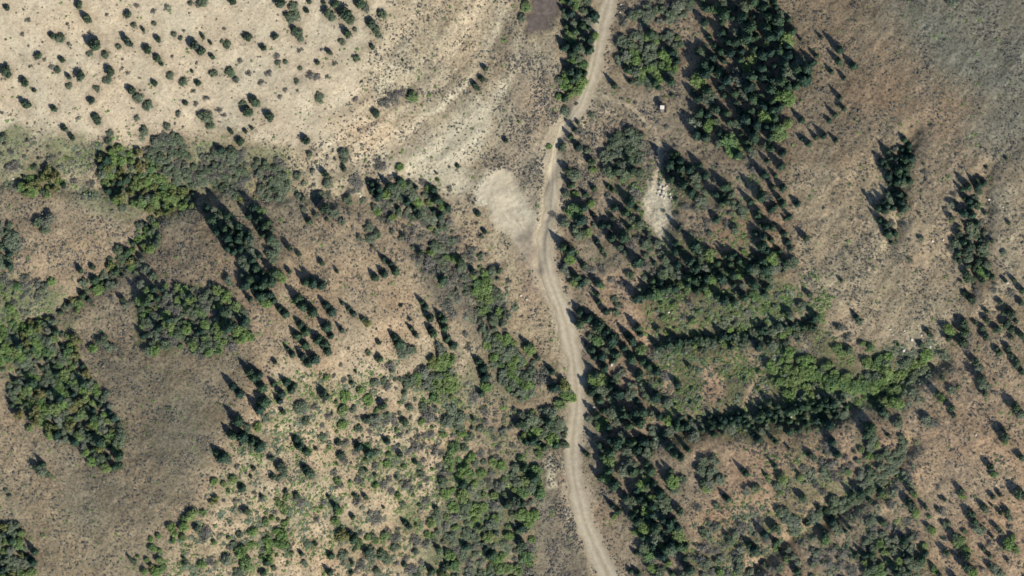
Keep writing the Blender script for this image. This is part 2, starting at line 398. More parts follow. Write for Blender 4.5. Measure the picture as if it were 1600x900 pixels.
# wheel marks on the cleared pad
for k_ in range(9):
    P_ = [(760 + k_ * 5, 285 + (k_ * 37) % 23), (785 + k_ * 4, 330 + (k_ * 53) % 19), (822 + k_ * 3, 375), (846 + k_, 425)]
    m = np.exp(-(line_dist(fx, fy, P_) / 1.1) ** 2)[..., None] * soft_poly(fx, fy, FINE[0][0], 8)[..., None] * (.14 if k_ % 2 else -.08)
    base *= 1 - m
base *= K * np.array([1.0, .995, .945])
ny_, nx_ = GX.shape
V = np.stack([GX, GY, GZ], -1).reshape(-1, 3)
idx = np.arange(ny_ * nx_).reshape(ny_, nx_)
F = np.stack([idx[:-1, :-1], idx[:-1, 1:], idx[1:, 1:], idx[1:, :-1]], -1).reshape(-1, 4)
gr = mesh_obj("ground", V, F, M_GROUND, attrs={"smooth": smooth.ravel()}, smooth=True)
ca = gr.data.color_attributes.new("soil", 'FLOAT_COLOR', 'POINT')
rgba = np.ones((len(V), 4), np.float32); rgba[:, :3] = base.reshape(-1, 3)
ca.data.foreach_set("color", rgba.ravel())
gr["kind"] = "structure"
del V, F, rgba

# the dirt road: a ribbon lying on the ground
def ribbon(name, C, mat, lift, nseg=10, step=2.0):
    P = np.array(C, float); t = np.concatenate([[0], np.cumsum(np.hypot(*np.diff(P[:, :2], axis=0).T))])
    tt = np.arange(0, t[-1], step); q = np.stack([np.interp(tt, t, P[:, i]) for i in range(3)], -1)
    ker = np.ones(9) / 9
    for i in range(3): q[4:-4, i] = np.convolve(q[:, i], ker, 'valid')
    d = np.gradient(q[:, :2], axis=0); d /= np.linalg.norm(d, axis=1)[:, None]; nrm = np.stack([-d[:, 1], d[:, 0]], -1)
    n = len(q); V = []; U = []
    jl = fbm(tt, tt * 0, 22, 5, 4) * 9; jr = fbm(tt, tt * 0 + 99, 22, 8, 4) * 9
    for j in range(nseg + 1):
        u = j / nseg
        off = (u - 0.5) * q[:, 2] * 1.1 + (jl * max(0, 1 - 2 * u) + jr * max(0, 2 * u - 1))
        x, y = q[:, 0] + nrm[:, 0] * off, q[:, 1] + nrm[:, 1] * off
        X, Y, Z = px_to_ground(x, y)
        edge = 0.02 if j in (0, nseg) else lift
        V.append(np.stack([X, Y, Z + edge], -1)); U.append(np.full(n, u))
    V = np.stack(V, 1).reshape(-1, 3); U = np.stack(U, 1).ravel()
    ii = np.arange(n * (nseg + 1)).reshape(n, nseg + 1)
    F = np.stack([ii[:-1, :-1], ii[:-1, 1:], ii[1:, 1:], ii[1:, :-1]], -1).reshape(-1, 4)
    o = mesh_obj(name, V, F, mat, attrs={"across": U}, smooth=True); o["kind"] = "structure"; return o
ribbon("dirt_road", ROADC, M_ROAD, 0.09)

# muddy pond bed at the top edge
def patch(name, P, mat, lift, step=1.6):
    xs = [p[0] for p in P]; ys = [p[1] for p in P]
    gx, gy = np.meshgrid(np.arange(min(xs) - 2, max(xs) + 2, step), np.arange(min(ys) - 2, max(ys) + 2, step))
    X, Y, Z = px_to_ground(gx.ravel(), gy.ravel())
    ii = np.arange(gx.size).reshape(gx.shape)
    F = np.stack([ii[:-1, :-1], ii[1:, :-1], ii[1:, 1:], ii[:-1, 1:]], -1).reshape(-1, 4)
    w_ = fbm(gx, gy, 14, 77) * 7
    ins = in_poly(gx + w_, gy + w_, P).ravel(); keep = ins[F].all(1)
    F = F[keep]; used = np.unique(F); mp = -np.ones(gx.size, int); mp[used] = np.arange(len(used))
    zz = Z if lift else Z
    o = mesh_obj(name, np.stack([X, Y, zz + lift], -1)[used], mp[F], mat, smooth=True); o["kind"] = "structure"; return o
M_MUD = plain_material("dark_mud", lin((100,91,85)), .25, .4, .85)
M_MUD2 = plain_material("lighter_mud", lin((110,100,92)), .25, .5, .9)
patch("mud_flat", [(831,-30),(876,-30),(874,8),(872,26),(862,30),(854,46),(822,50),(824,24),(832,18)], M_MUD, 0.10)
patch("dry_mud", [(834,17),(870,18),(868,23),(838,24)], M_MUD2, 0.16)

# ------------------------------------------------------------------ plant prototypes (unit radius, unit height)
def quads(C, N, size, aspect=1.0, rng=RNG):
    """a small leaf-clump quad at each centre C, facing about N"""
    n = len(C); N = N / (np.linalg.norm(N, axis=1)[:, None] + 1e-9)
    r = rng.normal(size=(n, 3)); T = np.cross(N, r); T /= np.linalg.norm(T, axis=1)[:, None] + 1e-9
    B = np.cross(N, T); s = (size * rng.uniform(.6, 1.3, n))[:, None] if np.isscalar(size) else (size * rng.uniform(.7, 1.3, n))[:, None]
    T = T * s; B = B * s * aspect
    j = lambda: rng.uniform(.7, 1.25, (n, 1))
    V = np.stack([C - T * j(), C - B * j(), C + T * j(), C + B * j()], 1).reshape(-1, 3)
    return V, np.arange(4 * n).reshape(n, 4)

def conifer_crown(seed):
    g = np.random.default_rng(seed); C = []; N = []; Sz = []
    nl = int(g.integers(13, 19)); pw = g.uniform(.38, .62); lean = g.normal(0, .08, 2); side = g.random() * 6.28
    for i in range(nl):
        z = 0.10 + 0.88 * (i / (nl - 1)) ** 0.95
        R_ = (1 - (z - .1) / .92) ** pw * (0.74 + .26 * g.random())
        nb = max(4, int(15 * R_) + 4); ph = g.random() * 6.28
        for b in range(nb):
            a = ph + b * 2 * math.pi / nb + g.normal(0, .16); L = R_ * g.uniform(.60, 1.14)
            L *= 1 - .22 * max(0, math.cos(a - side))
            m = max(2, int(L * 5.5) + 1)
            for k in range(m):
                t = (k + .6) / m
                C.append((math.cos(a) * L * t + lean[0] * z, math.sin(a) * L * t + lean[1] * z, z - .07 * t * t * R_ + g.normal(0, .012)))
                N.append((math.cos(a) * .55 + g.normal(0, .35), math.sin(a) * .55 + g.normal(0, .35), .75)); Sz.append(.20 * (1 - .35 * t) * (0.6 + .5 * R_))
    C.append((lean[0], lean[1], 1.0)); N.append((.5, .3, .2)); Sz.append(.06)
    C = np.array(C); V, F = quads(C, np.array(N), np.array(Sz), .75, g); return V, F, g.random(len(F))

def lobed_crown(seed, nlobe, nleaf, leaf, flat, spread=.62, hole=.0, top=.55):
    """irregular crown: leaf clumps spread over uneven lobes"""
    g = np.random.default_rng(seed); L = []
    for i in range(nlobe):
        a = 2 * math.pi * i / nlobe * 1.0 + g.normal(0, .5); d = spread * math.sqrt(g.random()) * (1.0 if i else .2)
        r = g.uniform(.28, .50) * (1.12 - .35 * d)
        L.append((d * math.cos(a) * 1.05, d * math.sin(a), flat + g.uniform(-.10, .16) * (1 - d), r))
    L = np.array(L); per = L[:, 3] ** 2; per /= per.sum(); which = g.choice(nlobe, nleaf, p=per)
    D = g.normal(size=(nleaf, 3)); D[:, 2] = np.abs(D[:, 2]) * 1.1 - .35; D /= np.linalg.norm(D, axis=1)[:, None]
    rr = L[which, 3][:, None] * (g.random((nleaf, 1)) ** .3) * g.uniform(.8, 1.15, (nleaf, 1))
    C = L[which, :3] + D * rr * np.array([1, 1, top / .45])
    C[:, 2] = np.clip(C[:, 2], .03, 1.05)
    lt = g.random(nlobe)[which] * .55 + g.random(nleaf) * .45
    V, F = quads(C, D * .8 + g.normal(0, .38, D.shape) + [.12, -.14, .6], leaf, .85, g)
    return V, F, lt

def trunk_mesh(h, r, limbs, seed):
    g = np.random.default_rng(seed); V = []; F = []
    def tube(p0, p1, r0, r1, n=6):
        p0, p1 = np.array(p0, float), np.array(p1, float); d = p1 - p0; d /= np.linalg.norm(d)
        a = np.cross(d, [.3, .9, .1]); a /= np.linalg.norm(a); b = np.cross(d, a); base_ = len(V)
        for p, r_ in ((p0, r0), (p1, r1)):
            for k in range(n):
                t = 2 * math.pi * k / n; V.append(p + (a * math.cos(t) + b * math.sin(t)) * r_)
        for k in range(n): F.append((base_ + k, base_ + (k + 1) % n, base_ + n + (k + 1) % n, base_ + n + k))
    tube((0, 0, -.12), (g.normal(0, .03), g.normal(0, .03), h), r, r * .25)
    for i in range(limbs):
        a = g.random() * 6.28; z = h * g.uniform(.15, .6); q = g.uniform(.35, .6)
        tube((0, 0, z), (math.cos(a) * q, math.sin(a) * q, z + h * g.uniform(.2, .35)), r * .45, r * .12, 5)
    return np.array(V), np.array(F)

NAMES = {'c': 'conifer_tree', 'j': 'juniper_tree', 'o': 'oak_shrub', 'b': 'leafy_shrub', 'y': 'yellowing_shrub', 's': 'brush_shrub'}
CATS = {'c': 'conifer tree', 'j': 'juniper', 'o': 'oak shrub', 'b': 'leafy shrub', 'y': 'yellowing shrub', 's': 'twiggy shrub'}
PROTO = {}
def crown_data(kind, v):
    if kind == 'c': return conifer_crown(100 + v)
    if kind == 'j': return lobed_crown(200 + v, 8, 760, .115, .42, .5)
    if kind == 'o': return lobed_crown(300 + v, 15, 1150, .088, .40, .68, top=.5)
    if kind == 'b': return lobed_crown(400 + v, 14, 1050, .092, .40, .66, top=.5)
    if kind == 'y': return lobed_crown(500 + v, 12, 900, .092, .42, .62, top=.5)
    return lobed_crown(600 + v, 12, 420, .085, .34, .72, top=.45)
NV = {'c': 10, 'j': 9, 'o': 9, 'b': 8, 'y': 3, 's': 6}
RAW = {}
for k in NV:
    for v in range(NV[k]):
        V, F, t = crown_data(k, v); RAW[k, v] = (V, F, t)
def to_mesh(name, V, F, mat, attrs):
    o = mesh_obj(name, V, F, mat, attrs=attrs); me = o.data; bpy.data.objects.remove(o); return me
for k in NV:
    for v in range(NV[k]):
        V, F, t = RAW[k, v]
        cm = to_mesh("crown", V, F, LM[k], {"leaf": t, "plant": np.zeros(len(F))})
        if k == 'c': tv, tf = trunk_mesh(.9, .07, 0, v)
        elif k == 's': tv, tf = trunk_mesh(.45, .04, 6, v)
        else: tv, tf = trunk_mesh(.62, .085, 6, v)
        PROTO[k, v] = (cm, to_mesh("trunk", tv, tf, M_BARK, {}))

# ------------------------------------------------------------------ where the plants stand
PL = []      # px, py, radius px, kind
def T(ox, oy, s, rs=1.0):
    for w_ in s.split():
        q = w_.split(','); x, y, r = float(q[0]), float(q[1]), float(q[2]); k = q[3] if len(q) > 3 else 'o'
        PL.append((ox + x / 4, oy + y / 4, r / 4 * rs, k))
T(0, 0, """48,52,24,j 148,60,9,s 175,125,20,s 142,215,16,s 37,246,10,s 178,288,9,s 495,35,30,j 552,122,34,j 422,152,15,s 325,225,28,j 375,240,34 430,275,16,s
558,205,18,s 600,285,48,j 560,335,24 662,345,28,o 802,97,28,j 838,158,20 855,35,18,s 960,68,26,s 1040,45,22,s 965,147,17 895,185,18,j 668,92,14,s
800,268,46,j 742,292,22 990,250,24,j 1090,215,22 1130,240,18 1150,192,15,s 1262,172,9,s 1402,180,14,s 1268,228,20,j 1318,270,16,j 1388,258,16 1422,278,30
1550,235,36,j 1210,285,40,j 1260,325,38,j 1328,358,22,j 1078,352,14,s 925,312,32,j 985,368,34,j 1012,400,18,j 1205,447,14,j 1335,460,28 1440,450,38 1478,500,22
1500,380,22,s 1555,460,24,s 240,355,28,j 278,372,16,s 392,378,24,j 190,415,16,s 320,418,22,s 362,438,28 505,478,38,j 434,485,20,j 435,538,22 690,450,36,j
672,505,32 605,555,26 765,425,12,s 797,457,16,s 875,490,11,s 972,523,24,j 1065,472,30 1150,515,32 1242,525,24,j 1210,570,20,s 35,440,40,j 55,470,26,j
160,525,28,j 150,500,20,j 216,567,16,j 165,660,40,j 340,682,28,j 572,628,30,j 605,740,36,j 615,765,24,j 825,570,34,j 870,610,42 930,660,42 1160,645,22,j
1225,650,18,s 1290,615,24,s 1285,725,46 1315,780,34 1370,690,28,s 1400,720,20,s 1115,715,22 1045,790,24 1145,792,9,s 860,740,22 825,677,9,s 905,820,30
685,835,28 680,885,26 403,808,24,j 450,858,26,j 15,706,12,s 485,738,16,s 1450,828,20,j 1535,820,20,j 1575,805,18,j 1505,885,34,j 1515,645,26 1550,695,42,j
1595,640,46,j 1085,870,44 975,885,44 1260,12,44 1190,20,20 1460,12,32,j 20,860,30""")
T(400, 0, """155,12,44,j 335,15,20,j 240,45,40 235,100,48 195,95,24,j 320,68,22,j 440,75,34,j 468,105,36 425,20,16,j 500,30,36,j 560,90,52,j 590,130,36
620,185,16 655,25,40,j 685,55,34 790,90,34 715,155,44,j 755,190,32 768,225,20 120,230,30,j 262,215,42 240,190,26,j 280,245,26 50,300,24,j 570,215,36,j 540,262,26
725,295,24,j 462,328,24,j 410,312,12,s 275,315,20,s 130,350,22,s 140,395,24 188,388,18 275,428,18 385,392,20,j 492,398,20,s 630,370,28 918,378,10,j
340,470,34,s 380,480,34,s 255,508,20 30,515,22,s 80,460,24,s 85,730,38,j 150,605,18,s 400,605,36 185,560,20,s 258,567,12,s 445,482,18,s 622,620,20,s
980,605,40,b 970,590,26,j 750,710,36,j 810,640,44,s 860,610,44,s 900,580,40,s 1435,430,22,j 1415,500,24,j 1380,545,34,j 310,882,36,j 1560,880,24,j""")
T(800, 0, "85,40,40,b 640,535,30,c 740,515,20,c 1155,320,24,c 1155,440,20,c 760,100,40 700,140,34,s 850,90,40 830,140,34 330,700,40 270,720,30,s 45,765,10,b 760,870,60 700,60,26,s 1040,40,50 1000,90,44 430,830,36,s 60,110,26 1120,20,30")
T(1200, 0, """445,310,40,c 530,410,40,c 440,380,36,c 395,450,24,c 280,395,28,c 180,430,44,c 250,490,36,c 120,290,36,c 130,120,26,c 95,570,20,c 475,680,24,c 420,720,24,c
350,850,28,c 425,880,20,c 120,780,48,b 205,250,14,c 475,490,20,c 50,50,32,c 60,230,40,c 20,330,40,c 100,430,36,c 30,500,34,c 300,350,26,c 1150,5,50 60,680,36,c 30,800,40,c 210,870,20,c 300,860,18,c
 330,230,16,c 380,120,14,s 300,80,16,s 440,660,14,j 1030,790,20,s 900,790,14,s 850,870,30,c 540,250,14,s""", .95)
T(1200, 225, """860,95,40,c 880,50,26,c 815,165,40,c 845,220,38,c 800,345,36,c 725,360,26,c 840,405,36,c 760,90,24,c 750,560,38,c 770,615,22,c 735,500,30,c 855,515,26,s 945,435,16,s 885,600,12,s 955,590,20
885,725,16 185,375,28,c 100,560,30,c 235,590,28,j 145,655,20,j 160,740,44 120,770,28 75,725,20 95,800,18 458,855,14,j 1310,270,42,c 1350,245,24,c 1262,360,34,c 1270,390,24,c
1320,305,24 1165,325,16,s 1155,375,28 1145,465,22,j 1305,500,26,c 1190,520,20,j 1250,540,20 1310,570,26,j 1165,605,24,j 1225,615,32,c 1240,660,24 1350,660,46 1400,610,18,j 1310,740,32,j
1340,800,44,b 1250,765,22,j 1175,725,20 1180,700,16,j 1240,815,34,j 1280,850,20 1355,435,18,j 1505,495,16,j 1475,680,24 1580,575,12,s 1535,768,9,s 1485,855,18,j 1420,880,18,s 1490,92,14,j 1420,75,14,s
1365,150,14,j 1360,180,12,s 1460,770,12,s 1110,410,16,s 20,30,30,c 30,270,26,c 45,200,20,c 70,340,24,c 110,470,18,c 45,390,22,c 20,600,26,c 15,760,30,c 980,180,20,s 975,130,12,s""")
T(0, 225, """235,490,36 300,480,46 285,530,34 1325,470,44,c 1290,400,36,c 1420,590,46,c 1430,660,40,c 1490,520,40,c 1550,590,36,c 1590,400,40,c 1560,450,30,c 1520,720,40 1560,850,46,c 1430,860,34
1500,345,24,y 510,790,24,j 580,770,24,j 320,860,30,b 330,80,24,s 150,80,14,s 80,140,40,s 445,100,24,s 465,230,26,s 300,160,30,y 570,250,30,s 150,880,36,s 60,880,30,s 230,640,16,s 1380,40,34,c
870,510,28 850,560,20,s 1050,430,20,y 820,740,36,y 895,640,26,y 1035,370,14,y 710,780,26,y 740,660,36 690,720,26 920,790,30 960,830,34 880,880,30 760,200,30,y 960,270,30,y 1080,300,24,y 360,210,24,y 340,180,20,y
 1300,640,10,s 1130,690,8,s 160,470,10,s""")
T(400, 225, """160,210,46 170,280,46 110,285,26,j 20,300,30 260,200,28 300,245,20 430,190,34,j 445,245,30 550,60,40 550,100,30 555,155,26,j 620,230,50,s 640,260,40,s 575,350,36 590,300,30,s
780,130,40,s 750,140,26,s 900,145,28,b 1130,185,12,j 1135,225,14,b 1260,140,18,j 1210,145,10,s 1110,290,34,c 1390,440,24,j 1410,580,20 380,330,36 430,400,50,j 490,430,36 330,480,28,c 445,475,18,j 480,517,12,s 710,520,30 750,570,34
650,455,14,s 90,580,38,c 50,520,34,c 130,640,38 210,650,28,j 270,690,20,j 100,700,46 415,748,20,j 510,795,18,j 150,830,46,b 110,800,40,c 210,800,22,j 20,420,30,b 355,870,44,c 310,860,36,c 410,885,34,c
745,835,34,c 800,815,34,c 870,800,36,c 800,720,26,c 840,750,26,c 1030,680,30,j 1070,760,50,s 1110,800,36,s 1070,710,34,s 1160,850,46,c 1190,880,40,s 455,862,12,s 1150,450,34,c 1020,450,34,j 1200,400,32,c 1130,350,40,c 1340,690,46,s 1280,740,36,j
1440,880,50,b 1360,800,30,j 1430,550,20,j 1135,570,24,s 1520,790,28,j 1580,860,24,s 1000,830,14,s 920,575,16,j 1440,690,16,s 1330,350,16,s 1210,280,20,s 930,560,12,s 1050,800,26,s 10,480,30,c 20,700,30,c 60,850,40,c
 1200,640,14,s 1380,500,14,s 1360,370,14,s 1300,430,12,s 770,280,40,c 700,240,20,c 730,290,34,c 840,270,40,c 900,230,30,c 900,290,36 960,270,40""")
T(800, 225, """630,290,22,c 600,270,20,c 500,110,34,j 510,160,24,b 350,170,30,j 400,200,44 400,410,60,b 430,480,50,c 420,560,46 330,490,36 450,400,40,c 560,510,34,c 565,660,26,j 580,695,18,j 530,610,24,c
360,670,44,c 320,640,40,c 370,720,40,b 340,790,44 400,830,40,c 440,870,36,c 390,870,30,b 260,445,24,s 740,820,32 880,850,34,c 415,20,34,c 470,40,24 235,15,22,b 800,190,32 730,100,30,c 650,170,30,c 690,220,26,b
1240,700,50,b 1150,640,46,c 1450,760,44,b 1420,730,40,c 1310,840,50,c 1560,640,44,c 1390,690,30,c 1330,700,24,c 1340,360,34,c 1410,70,40,c 1480,30,34,c 1360,30,26 1560,330,46,c 1580,200,40,c 1520,560,28,c 1540,450,34,c
1570,740,40,c 1590,520,30,c 1200,60,12,s 990,130,50,c 1050,110,40,c 1000,60,30,c 300,30,18,j 470,90,20,s 600,330,26,s 860,150,20,s 950,420,16,s 1080,560,18,s 1060,670,26,j 690,880,26,s 480,790,40,s 560,780,30,s 620,850,30,s""")
T(0, 450, "580,380,34,b 640,330,44 690,370,38 770,70,26,j 790,110,26 700,70,22,s 830,90,22,s 1425,250,50,c 1400,150,44,c 1520,230,40,c 1260,270,34,c 1480,130,46,b 1530,310,40,b 1460,620,34,c 1500,660,34,c 1590,560,46,c 1560,520,36,c 1490,830,44,c 1540,870,40 470,90,30 380,150,26,j 430,100,22,c")
T(400, 450, """40,60,54,c 60,90,40,b 185,165,34,c 150,130,26,c 290,110,44,c 260,70,40,c 360,150,44,c 470,150,40,c 440,110,34,c 310,270,42,c 280,230,34,c 440,245,42,c 535,265,26,c 610,160,24,c 580,130,20,c 540,95,16,c 700,220,30,y
670,195,22,c 260,300,34,c 310,360,40,c 230,415,24,c 200,380,18,c 370,450,46,c 330,470,38,c 290,430,36,c 430,360,46,c 450,390,38,c 390,320,36,c 470,300,24,c 122,462,20,j 1060,120,28,c 1090,190,34,c 1040,90,26,c 1170,200,34,c 1150,170,24,c 1230,360,36,c 1190,320,36,c 1180,250,30,c
1110,290,34,c 1095,260,24,c 1000,290,26,c 970,255,20,c 908,112,15,j 962,112,10,s 965,198,14,j 840,240,10,s 890,350,44,c 870,310,34,c 930,400,50 985,390,32 770,340,20,j 700,405,22 770,440,34,j 840,480,34,s 850,520,22 530,480,18,s 625,523,12,j 550,575,24,s 600,590,18,j
440,560,24,b 490,545,16,s 220,640,34,c 160,660,36,c 190,590,34,c 110,600,26,c 150,710,30,c 240,610,24,c 40,620,44,c 20,540,40,c 50,710,50,c 20,760,40,c 60,820,36 10,870,34,b 170,780,24,j 280,740,48 300,770,34,s 310,830,34 430,670,40,j 550,680,42,b 545,760,36,b 450,800,32,s 540,850,42,b 610,760,28
370,740,26,s 740,590,34 820,620,36,s 700,700,44,b 800,740,34,j 690,830,38,j 740,830,46 860,820,34,s 930,840,34,j 960,590,46 900,570,20 650,640,26,b 1050,530,46 1010,520,30,s 1060,770,50,s 1080,820,44,s 1040,740,30 1220,770,50 1200,840,50 1270,820,50 1420,500,42,c 1430,560,42,c 1440,620,40,b
1390,460,34,c 1360,680,44,s 1410,660,30,c 1150,380,46 1170,440,50,b 1100,450,30,y 1360,820,18,j 1400,880,28 1430,130,36,b 1430,30,44,b 1370,10,34,b 1200,110,50,s 1230,170,34,s 1250,60,40,s 1400,220,26 1310,290,24,s 1330,370,30,s 1310,170,20,s 640,880,30 590,560,16 130,870,10,b 240,860,10,s 580,380,14,s 1500,80,26,s""")
T(800, 450, """545,240,60,c 590,280,50,c 480,190,50,c 430,150,36,c 420,220,40,c 590,150,32,c 540,90,24,c 655,160,30 645,70,26 660,110,24 790,60,30,c 785,250,30,c 800,290,24,c 530,330,46,b 560,430,48,c 500,390,36,c 650,410,40,c 620,370,26,c 800,390,44,b 750,330,44,c 720,290,30,c
860,490,48,c 820,460,36,c 900,520,40,c 960,560,40,s 1035,605,30,c 570,570,40,b 520,540,36,c 560,640,46 500,620,32,c 660,560,40 670,660,50,c 620,620,30,c 630,770,50 560,850,48,b 530,800,34,c 760,790,50,c 700,800,40,c 800,850,44,c 730,860,40,c 970,830,40,b 920,800,30,c 1060,870,40,c 1030,850,34,c
850,680,40 780,710,30,c 740,640,24,b 910,260,26,j 115,390,44,b 100,360,30,c 160,440,24,j 210,520,50,s 180,570,50,s 260,620,44,c 250,520,34,c 350,680,50,b 330,610,44,y 300,720,40,b 330,640,40 240,780,50 300,850,50 260,880,40 130,830,50 60,850,44,j 60,800,34 1400,220,24 1110,490,20,j 880,660,26,s 890,400,20,s
60,180,14,s 240,240,10,s""")
T(1200, 450, """258,40,26,j 215,110,34 195,90,20,s 300,180,38,c 280,210,34,c 240,215,24,j 130,160,32,j 190,240,34 220,270,20,j 555,185,26,c 575,215,22 460,250,30,s 500,310,34,s 435,245,18,j 430,370,36,b 460,400,34,b 500,390,36,j 590,345,24,b 640,370,28,b 812,357,13,j 955,355,24,j 1015,295,24,c 1000,270,20,c
1130,260,40,b 1215,230,44,c 1230,270,40,c 1255,310,40,s 1215,340,40,j 1130,310,28,j 1250,380,34,s 1270,80,32,c 1230,35,30,c 1300,70,26,s 990,140,16,s 1290,215,22,j 1340,250,26,j 1365,150,22,c 1370,205,26,c 1360,305,30,c 1430,260,32,c 1490,225,34,c 1520,260,30,c 1515,160,44,c 1450,95,22,c 1580,95,28,c 1480,150,30,j
1585,300,34,c 1445,405,26,c 1430,380,20,c 1520,420,34,c 1560,470,36,c 1590,520,30,c 1500,380,24,c 1290,460,32,c 1320,505,34 1330,570,40,c 1350,610,40 1355,660,22,c 1420,655,20,s 1415,575,10,s 1085,565,26,j 1060,665,26,j 1085,690,28,b 1150,640,32 1190,620,14,b 1150,755,32,j 1160,800,22,j 1545,745,44,c 1580,790,34
1100,420,44 1150,510,24,s 850,470,44 830,440,24,s 990,420,46,b 960,520,50 900,560,40 880,450,30 1000,830,48 1050,850,34,s 810,850,34 820,810,20 640,880,42,c 620,860,40,c 1470,880,26,j 995,655,9,s 710,770,42,c 690,740,34,c 740,800,34 480,790,38 560,710,28,b 550,690,20,s 700,450,44,b 740,520,48,b
1410,20,26,s 1520,30,30,s 1590,20,30,c 60,740,34,c 170,760,34,c 110,700,24,b 780,710,20,s 1270,800,12,s""")
T(0, 675, """225,220,30,j 260,240,40 300,270,20 270,200,24,c 40,365,18 60,400,16 1390,160,48,c 1360,130,34,c 1420,180,34 1520,30,50,c 1450,20,44,c 1580,60,40,c 1340,310,30,b 1400,325,22,b 1460,300,32,b 1515,350,32,c 1430,370,16,b 1350,420,28,y 1320,440,20,y 1200,520,44,b 1150,540,24,b 1070,590,32,b 1090,630,26,b
1150,590,34,b 1145,660,26,b 1085,680,22,b 1270,500,24,b 1545,500,30,j 1500,490,20,s 1230,600,30,j 1290,620,44,s 1280,670,34,s 940,670,22,b 945,720,24,b 990,650,22,b 960,730,24,b 835,810,24 815,790,14,j 860,780,14,b 920,800,18,b 1000,740,20,b 1000,800,32,b 1020,850,28,b 980,870,40,b 900,870,26,b 950,840,20,y 1160,820,22 1150,790,14,j
1260,830,28,b 1320,810,36,s 1420,800,44 1500,750,44,b 1460,700,24 1580,620,36,b 1540,820,50,b 1440,720,28,s 1500,880,44 1570,700,28,b 1340,690,20,b 1380,640,16,s 1430,660,16,b 1500,640,30 1400,430,16,s 1590,380,20,s 1470,430,24,s 1570,280,16,j 1590,230,20,j 1480,220,20,s""")
T(400, 675, """20,90,44,c 10,60,30,c 275,90,38,c 250,50,36,c 315,120,36,c 375,105,15,j 160,220,44,j 180,260,30 100,170,26,j 80,150,24,s 110,280,24,j 150,290,24 330,255,38,c 310,225,32,c 350,270,30 270,440,38,s 255,400,28,j 190,375,24,j 35,400,18,j 455,405,18,j 515,490,36,b 500,470,28,c 610,535,22,j 520,70,32,j 530,150,30,j 550,180,34,s
640,90,40,c 710,130,40,c 690,90,30,b 820,60,30,c 905,145,26,j 1000,190,20,j 690,240,18,j 745,270,16,j 878,288,14,j 640,430,40,s 620,400,22,j 690,410,22,j 800,472,14,j 750,540,48,s 710,510,24,s 930,565,24,c 960,590,24,j 610,670,36,c 590,640,30,c 640,695,30,b 690,745,30,c 285,760,22,c 300,820,20 470,775,32,c 70,815,28,c 110,850,22 50,885,28,j
465,880,30,c 600,880,22,j 660,830,34,s 600,815,18,j 940,330,34,s 970,360,26,s 1060,430,26,s 1010,690,30,s 1470,770,46,c 1440,730,34,c 1500,800,36,b 1100,870,36,c 1180,850,34,j 960,860,44,s 930,830,22,j 1230,740,36,s 1190,740,20,j 1400,600,24,j 540,650,50,y 500,560,30,b 70,690,40,b 160,640,40,b 160,700,40,b 160,460,30,b 180,500,24,b 60,560,24,b
100,540,24,b 140,550,14,b 200,545,14,b 65,510,14,b 70,730,22,b 200,720,30 420,440,24,s 410,470,16,b 380,550,26,s 540,770,40 540,600,24,b 330,700,34 370,700,20,j 700,660,26,b 800,650,30,b 750,680,24,b 720,760,44 800,780,44 490,250,30,s 520,330,34,s 510,300,26,b 640,300,30,s 820,200,30,b 800,330,34,s 850,370,30,s 1000,100,44,s 1120,110,36,s 1230,100,44,b 1300,100,34
1290,10,30,b 1010,30,24,s 900,20,24,s 1140,220,30,s 1200,150,28,s 1060,300,26,s 1350,150,30,b 1130,480,24,j 1550,380,24,j 870,670,40,s 880,820,20,s 1180,20,20,b 1050,20,22,s 860,100,24,s""")
T(800, 675, """655,70,50,c 750,70,50,c 620,130,44,c 780,110,50,c 600,240,46,c 560,290,40,c 700,240,46 640,330,50,c 760,250,40,c 840,290,34,b 800,330,40,b 865,240,44,c 840,200,36,c 885,330,32,c 545,80,38,c 560,150,36,c 830,440,44,c 800,420,36,c 740,440,44 850,495,46,b 790,560,46,c 750,520,40,c 920,520,44 930,440,46 970,430,34 830,600,48,b
990,575,46,c 1045,490,34,j 910,660,54 870,680,40 1040,650,50,b 1000,710,50,c 960,740,46,c 1090,710,26,c 1090,740,20,b 940,770,50,c 820,750,34 880,800,44,s 1060,830,36,s 665,495,28,c 630,460,24,c 640,530,22,b 478,145,18,c 460,130,16,c 910,858,14,j 900,840,12,c 790,885,30,c 740,870,24,c 1000,310,48,b 975,280,30,c 1020,360,36 990,240,24,c 1070,290,28 1070,320,26,s
980,90,40,c 1020,140,34,c 1060,160,30,c 940,90,24,s 1100,110,22,c 1080,90,16,c 1200,180,36 1180,240,40 1265,180,34 1250,250,46 1220,350,38,b 1190,310,28,j 1240,320,40 1305,300,34 1460,260,26,c 1440,240,20,c 1590,270,18,c 1350,420,28,c 1320,400,20,j 1470,365,28 1520,350,30 1280,460,24 1160,480,30,s 1540,50,30,c 1510,20,24,c 1320,8,18,j 1140,30,44 1270,590,26,s
1515,730,36,c 1480,700,28,c 1530,760,26 1540,860,20,c 1430,740,32 1420,790,30 1200,720,50,s 1180,800,46,s 1210,830,40 1370,680,34 1440,600,40,s 1400,640,30 1430,840,32 1310,790,24 1280,740,26,s 1200,650,24 1350,650,20,j 140,290,50,c 120,270,36,c 170,380,40,b 30,430,46,j 60,600,40,c 30,620,30,c 200,100,30,c 170,70,24,c 165,140,34,b 120,60,40,c 240,40,46,b 30,310,34
40,520,36,b 60,700,40,j 80,780,44,b 40,860,40,b 110,820,30,b 60,380,36,b 100,450,24,s 1230,560,20,s 1290,590,22 1330,560,18,s 1500,480,22,s 1550,560,30,s 1580,640,34,c 1110,780,24,s 1300,880,26,b""")
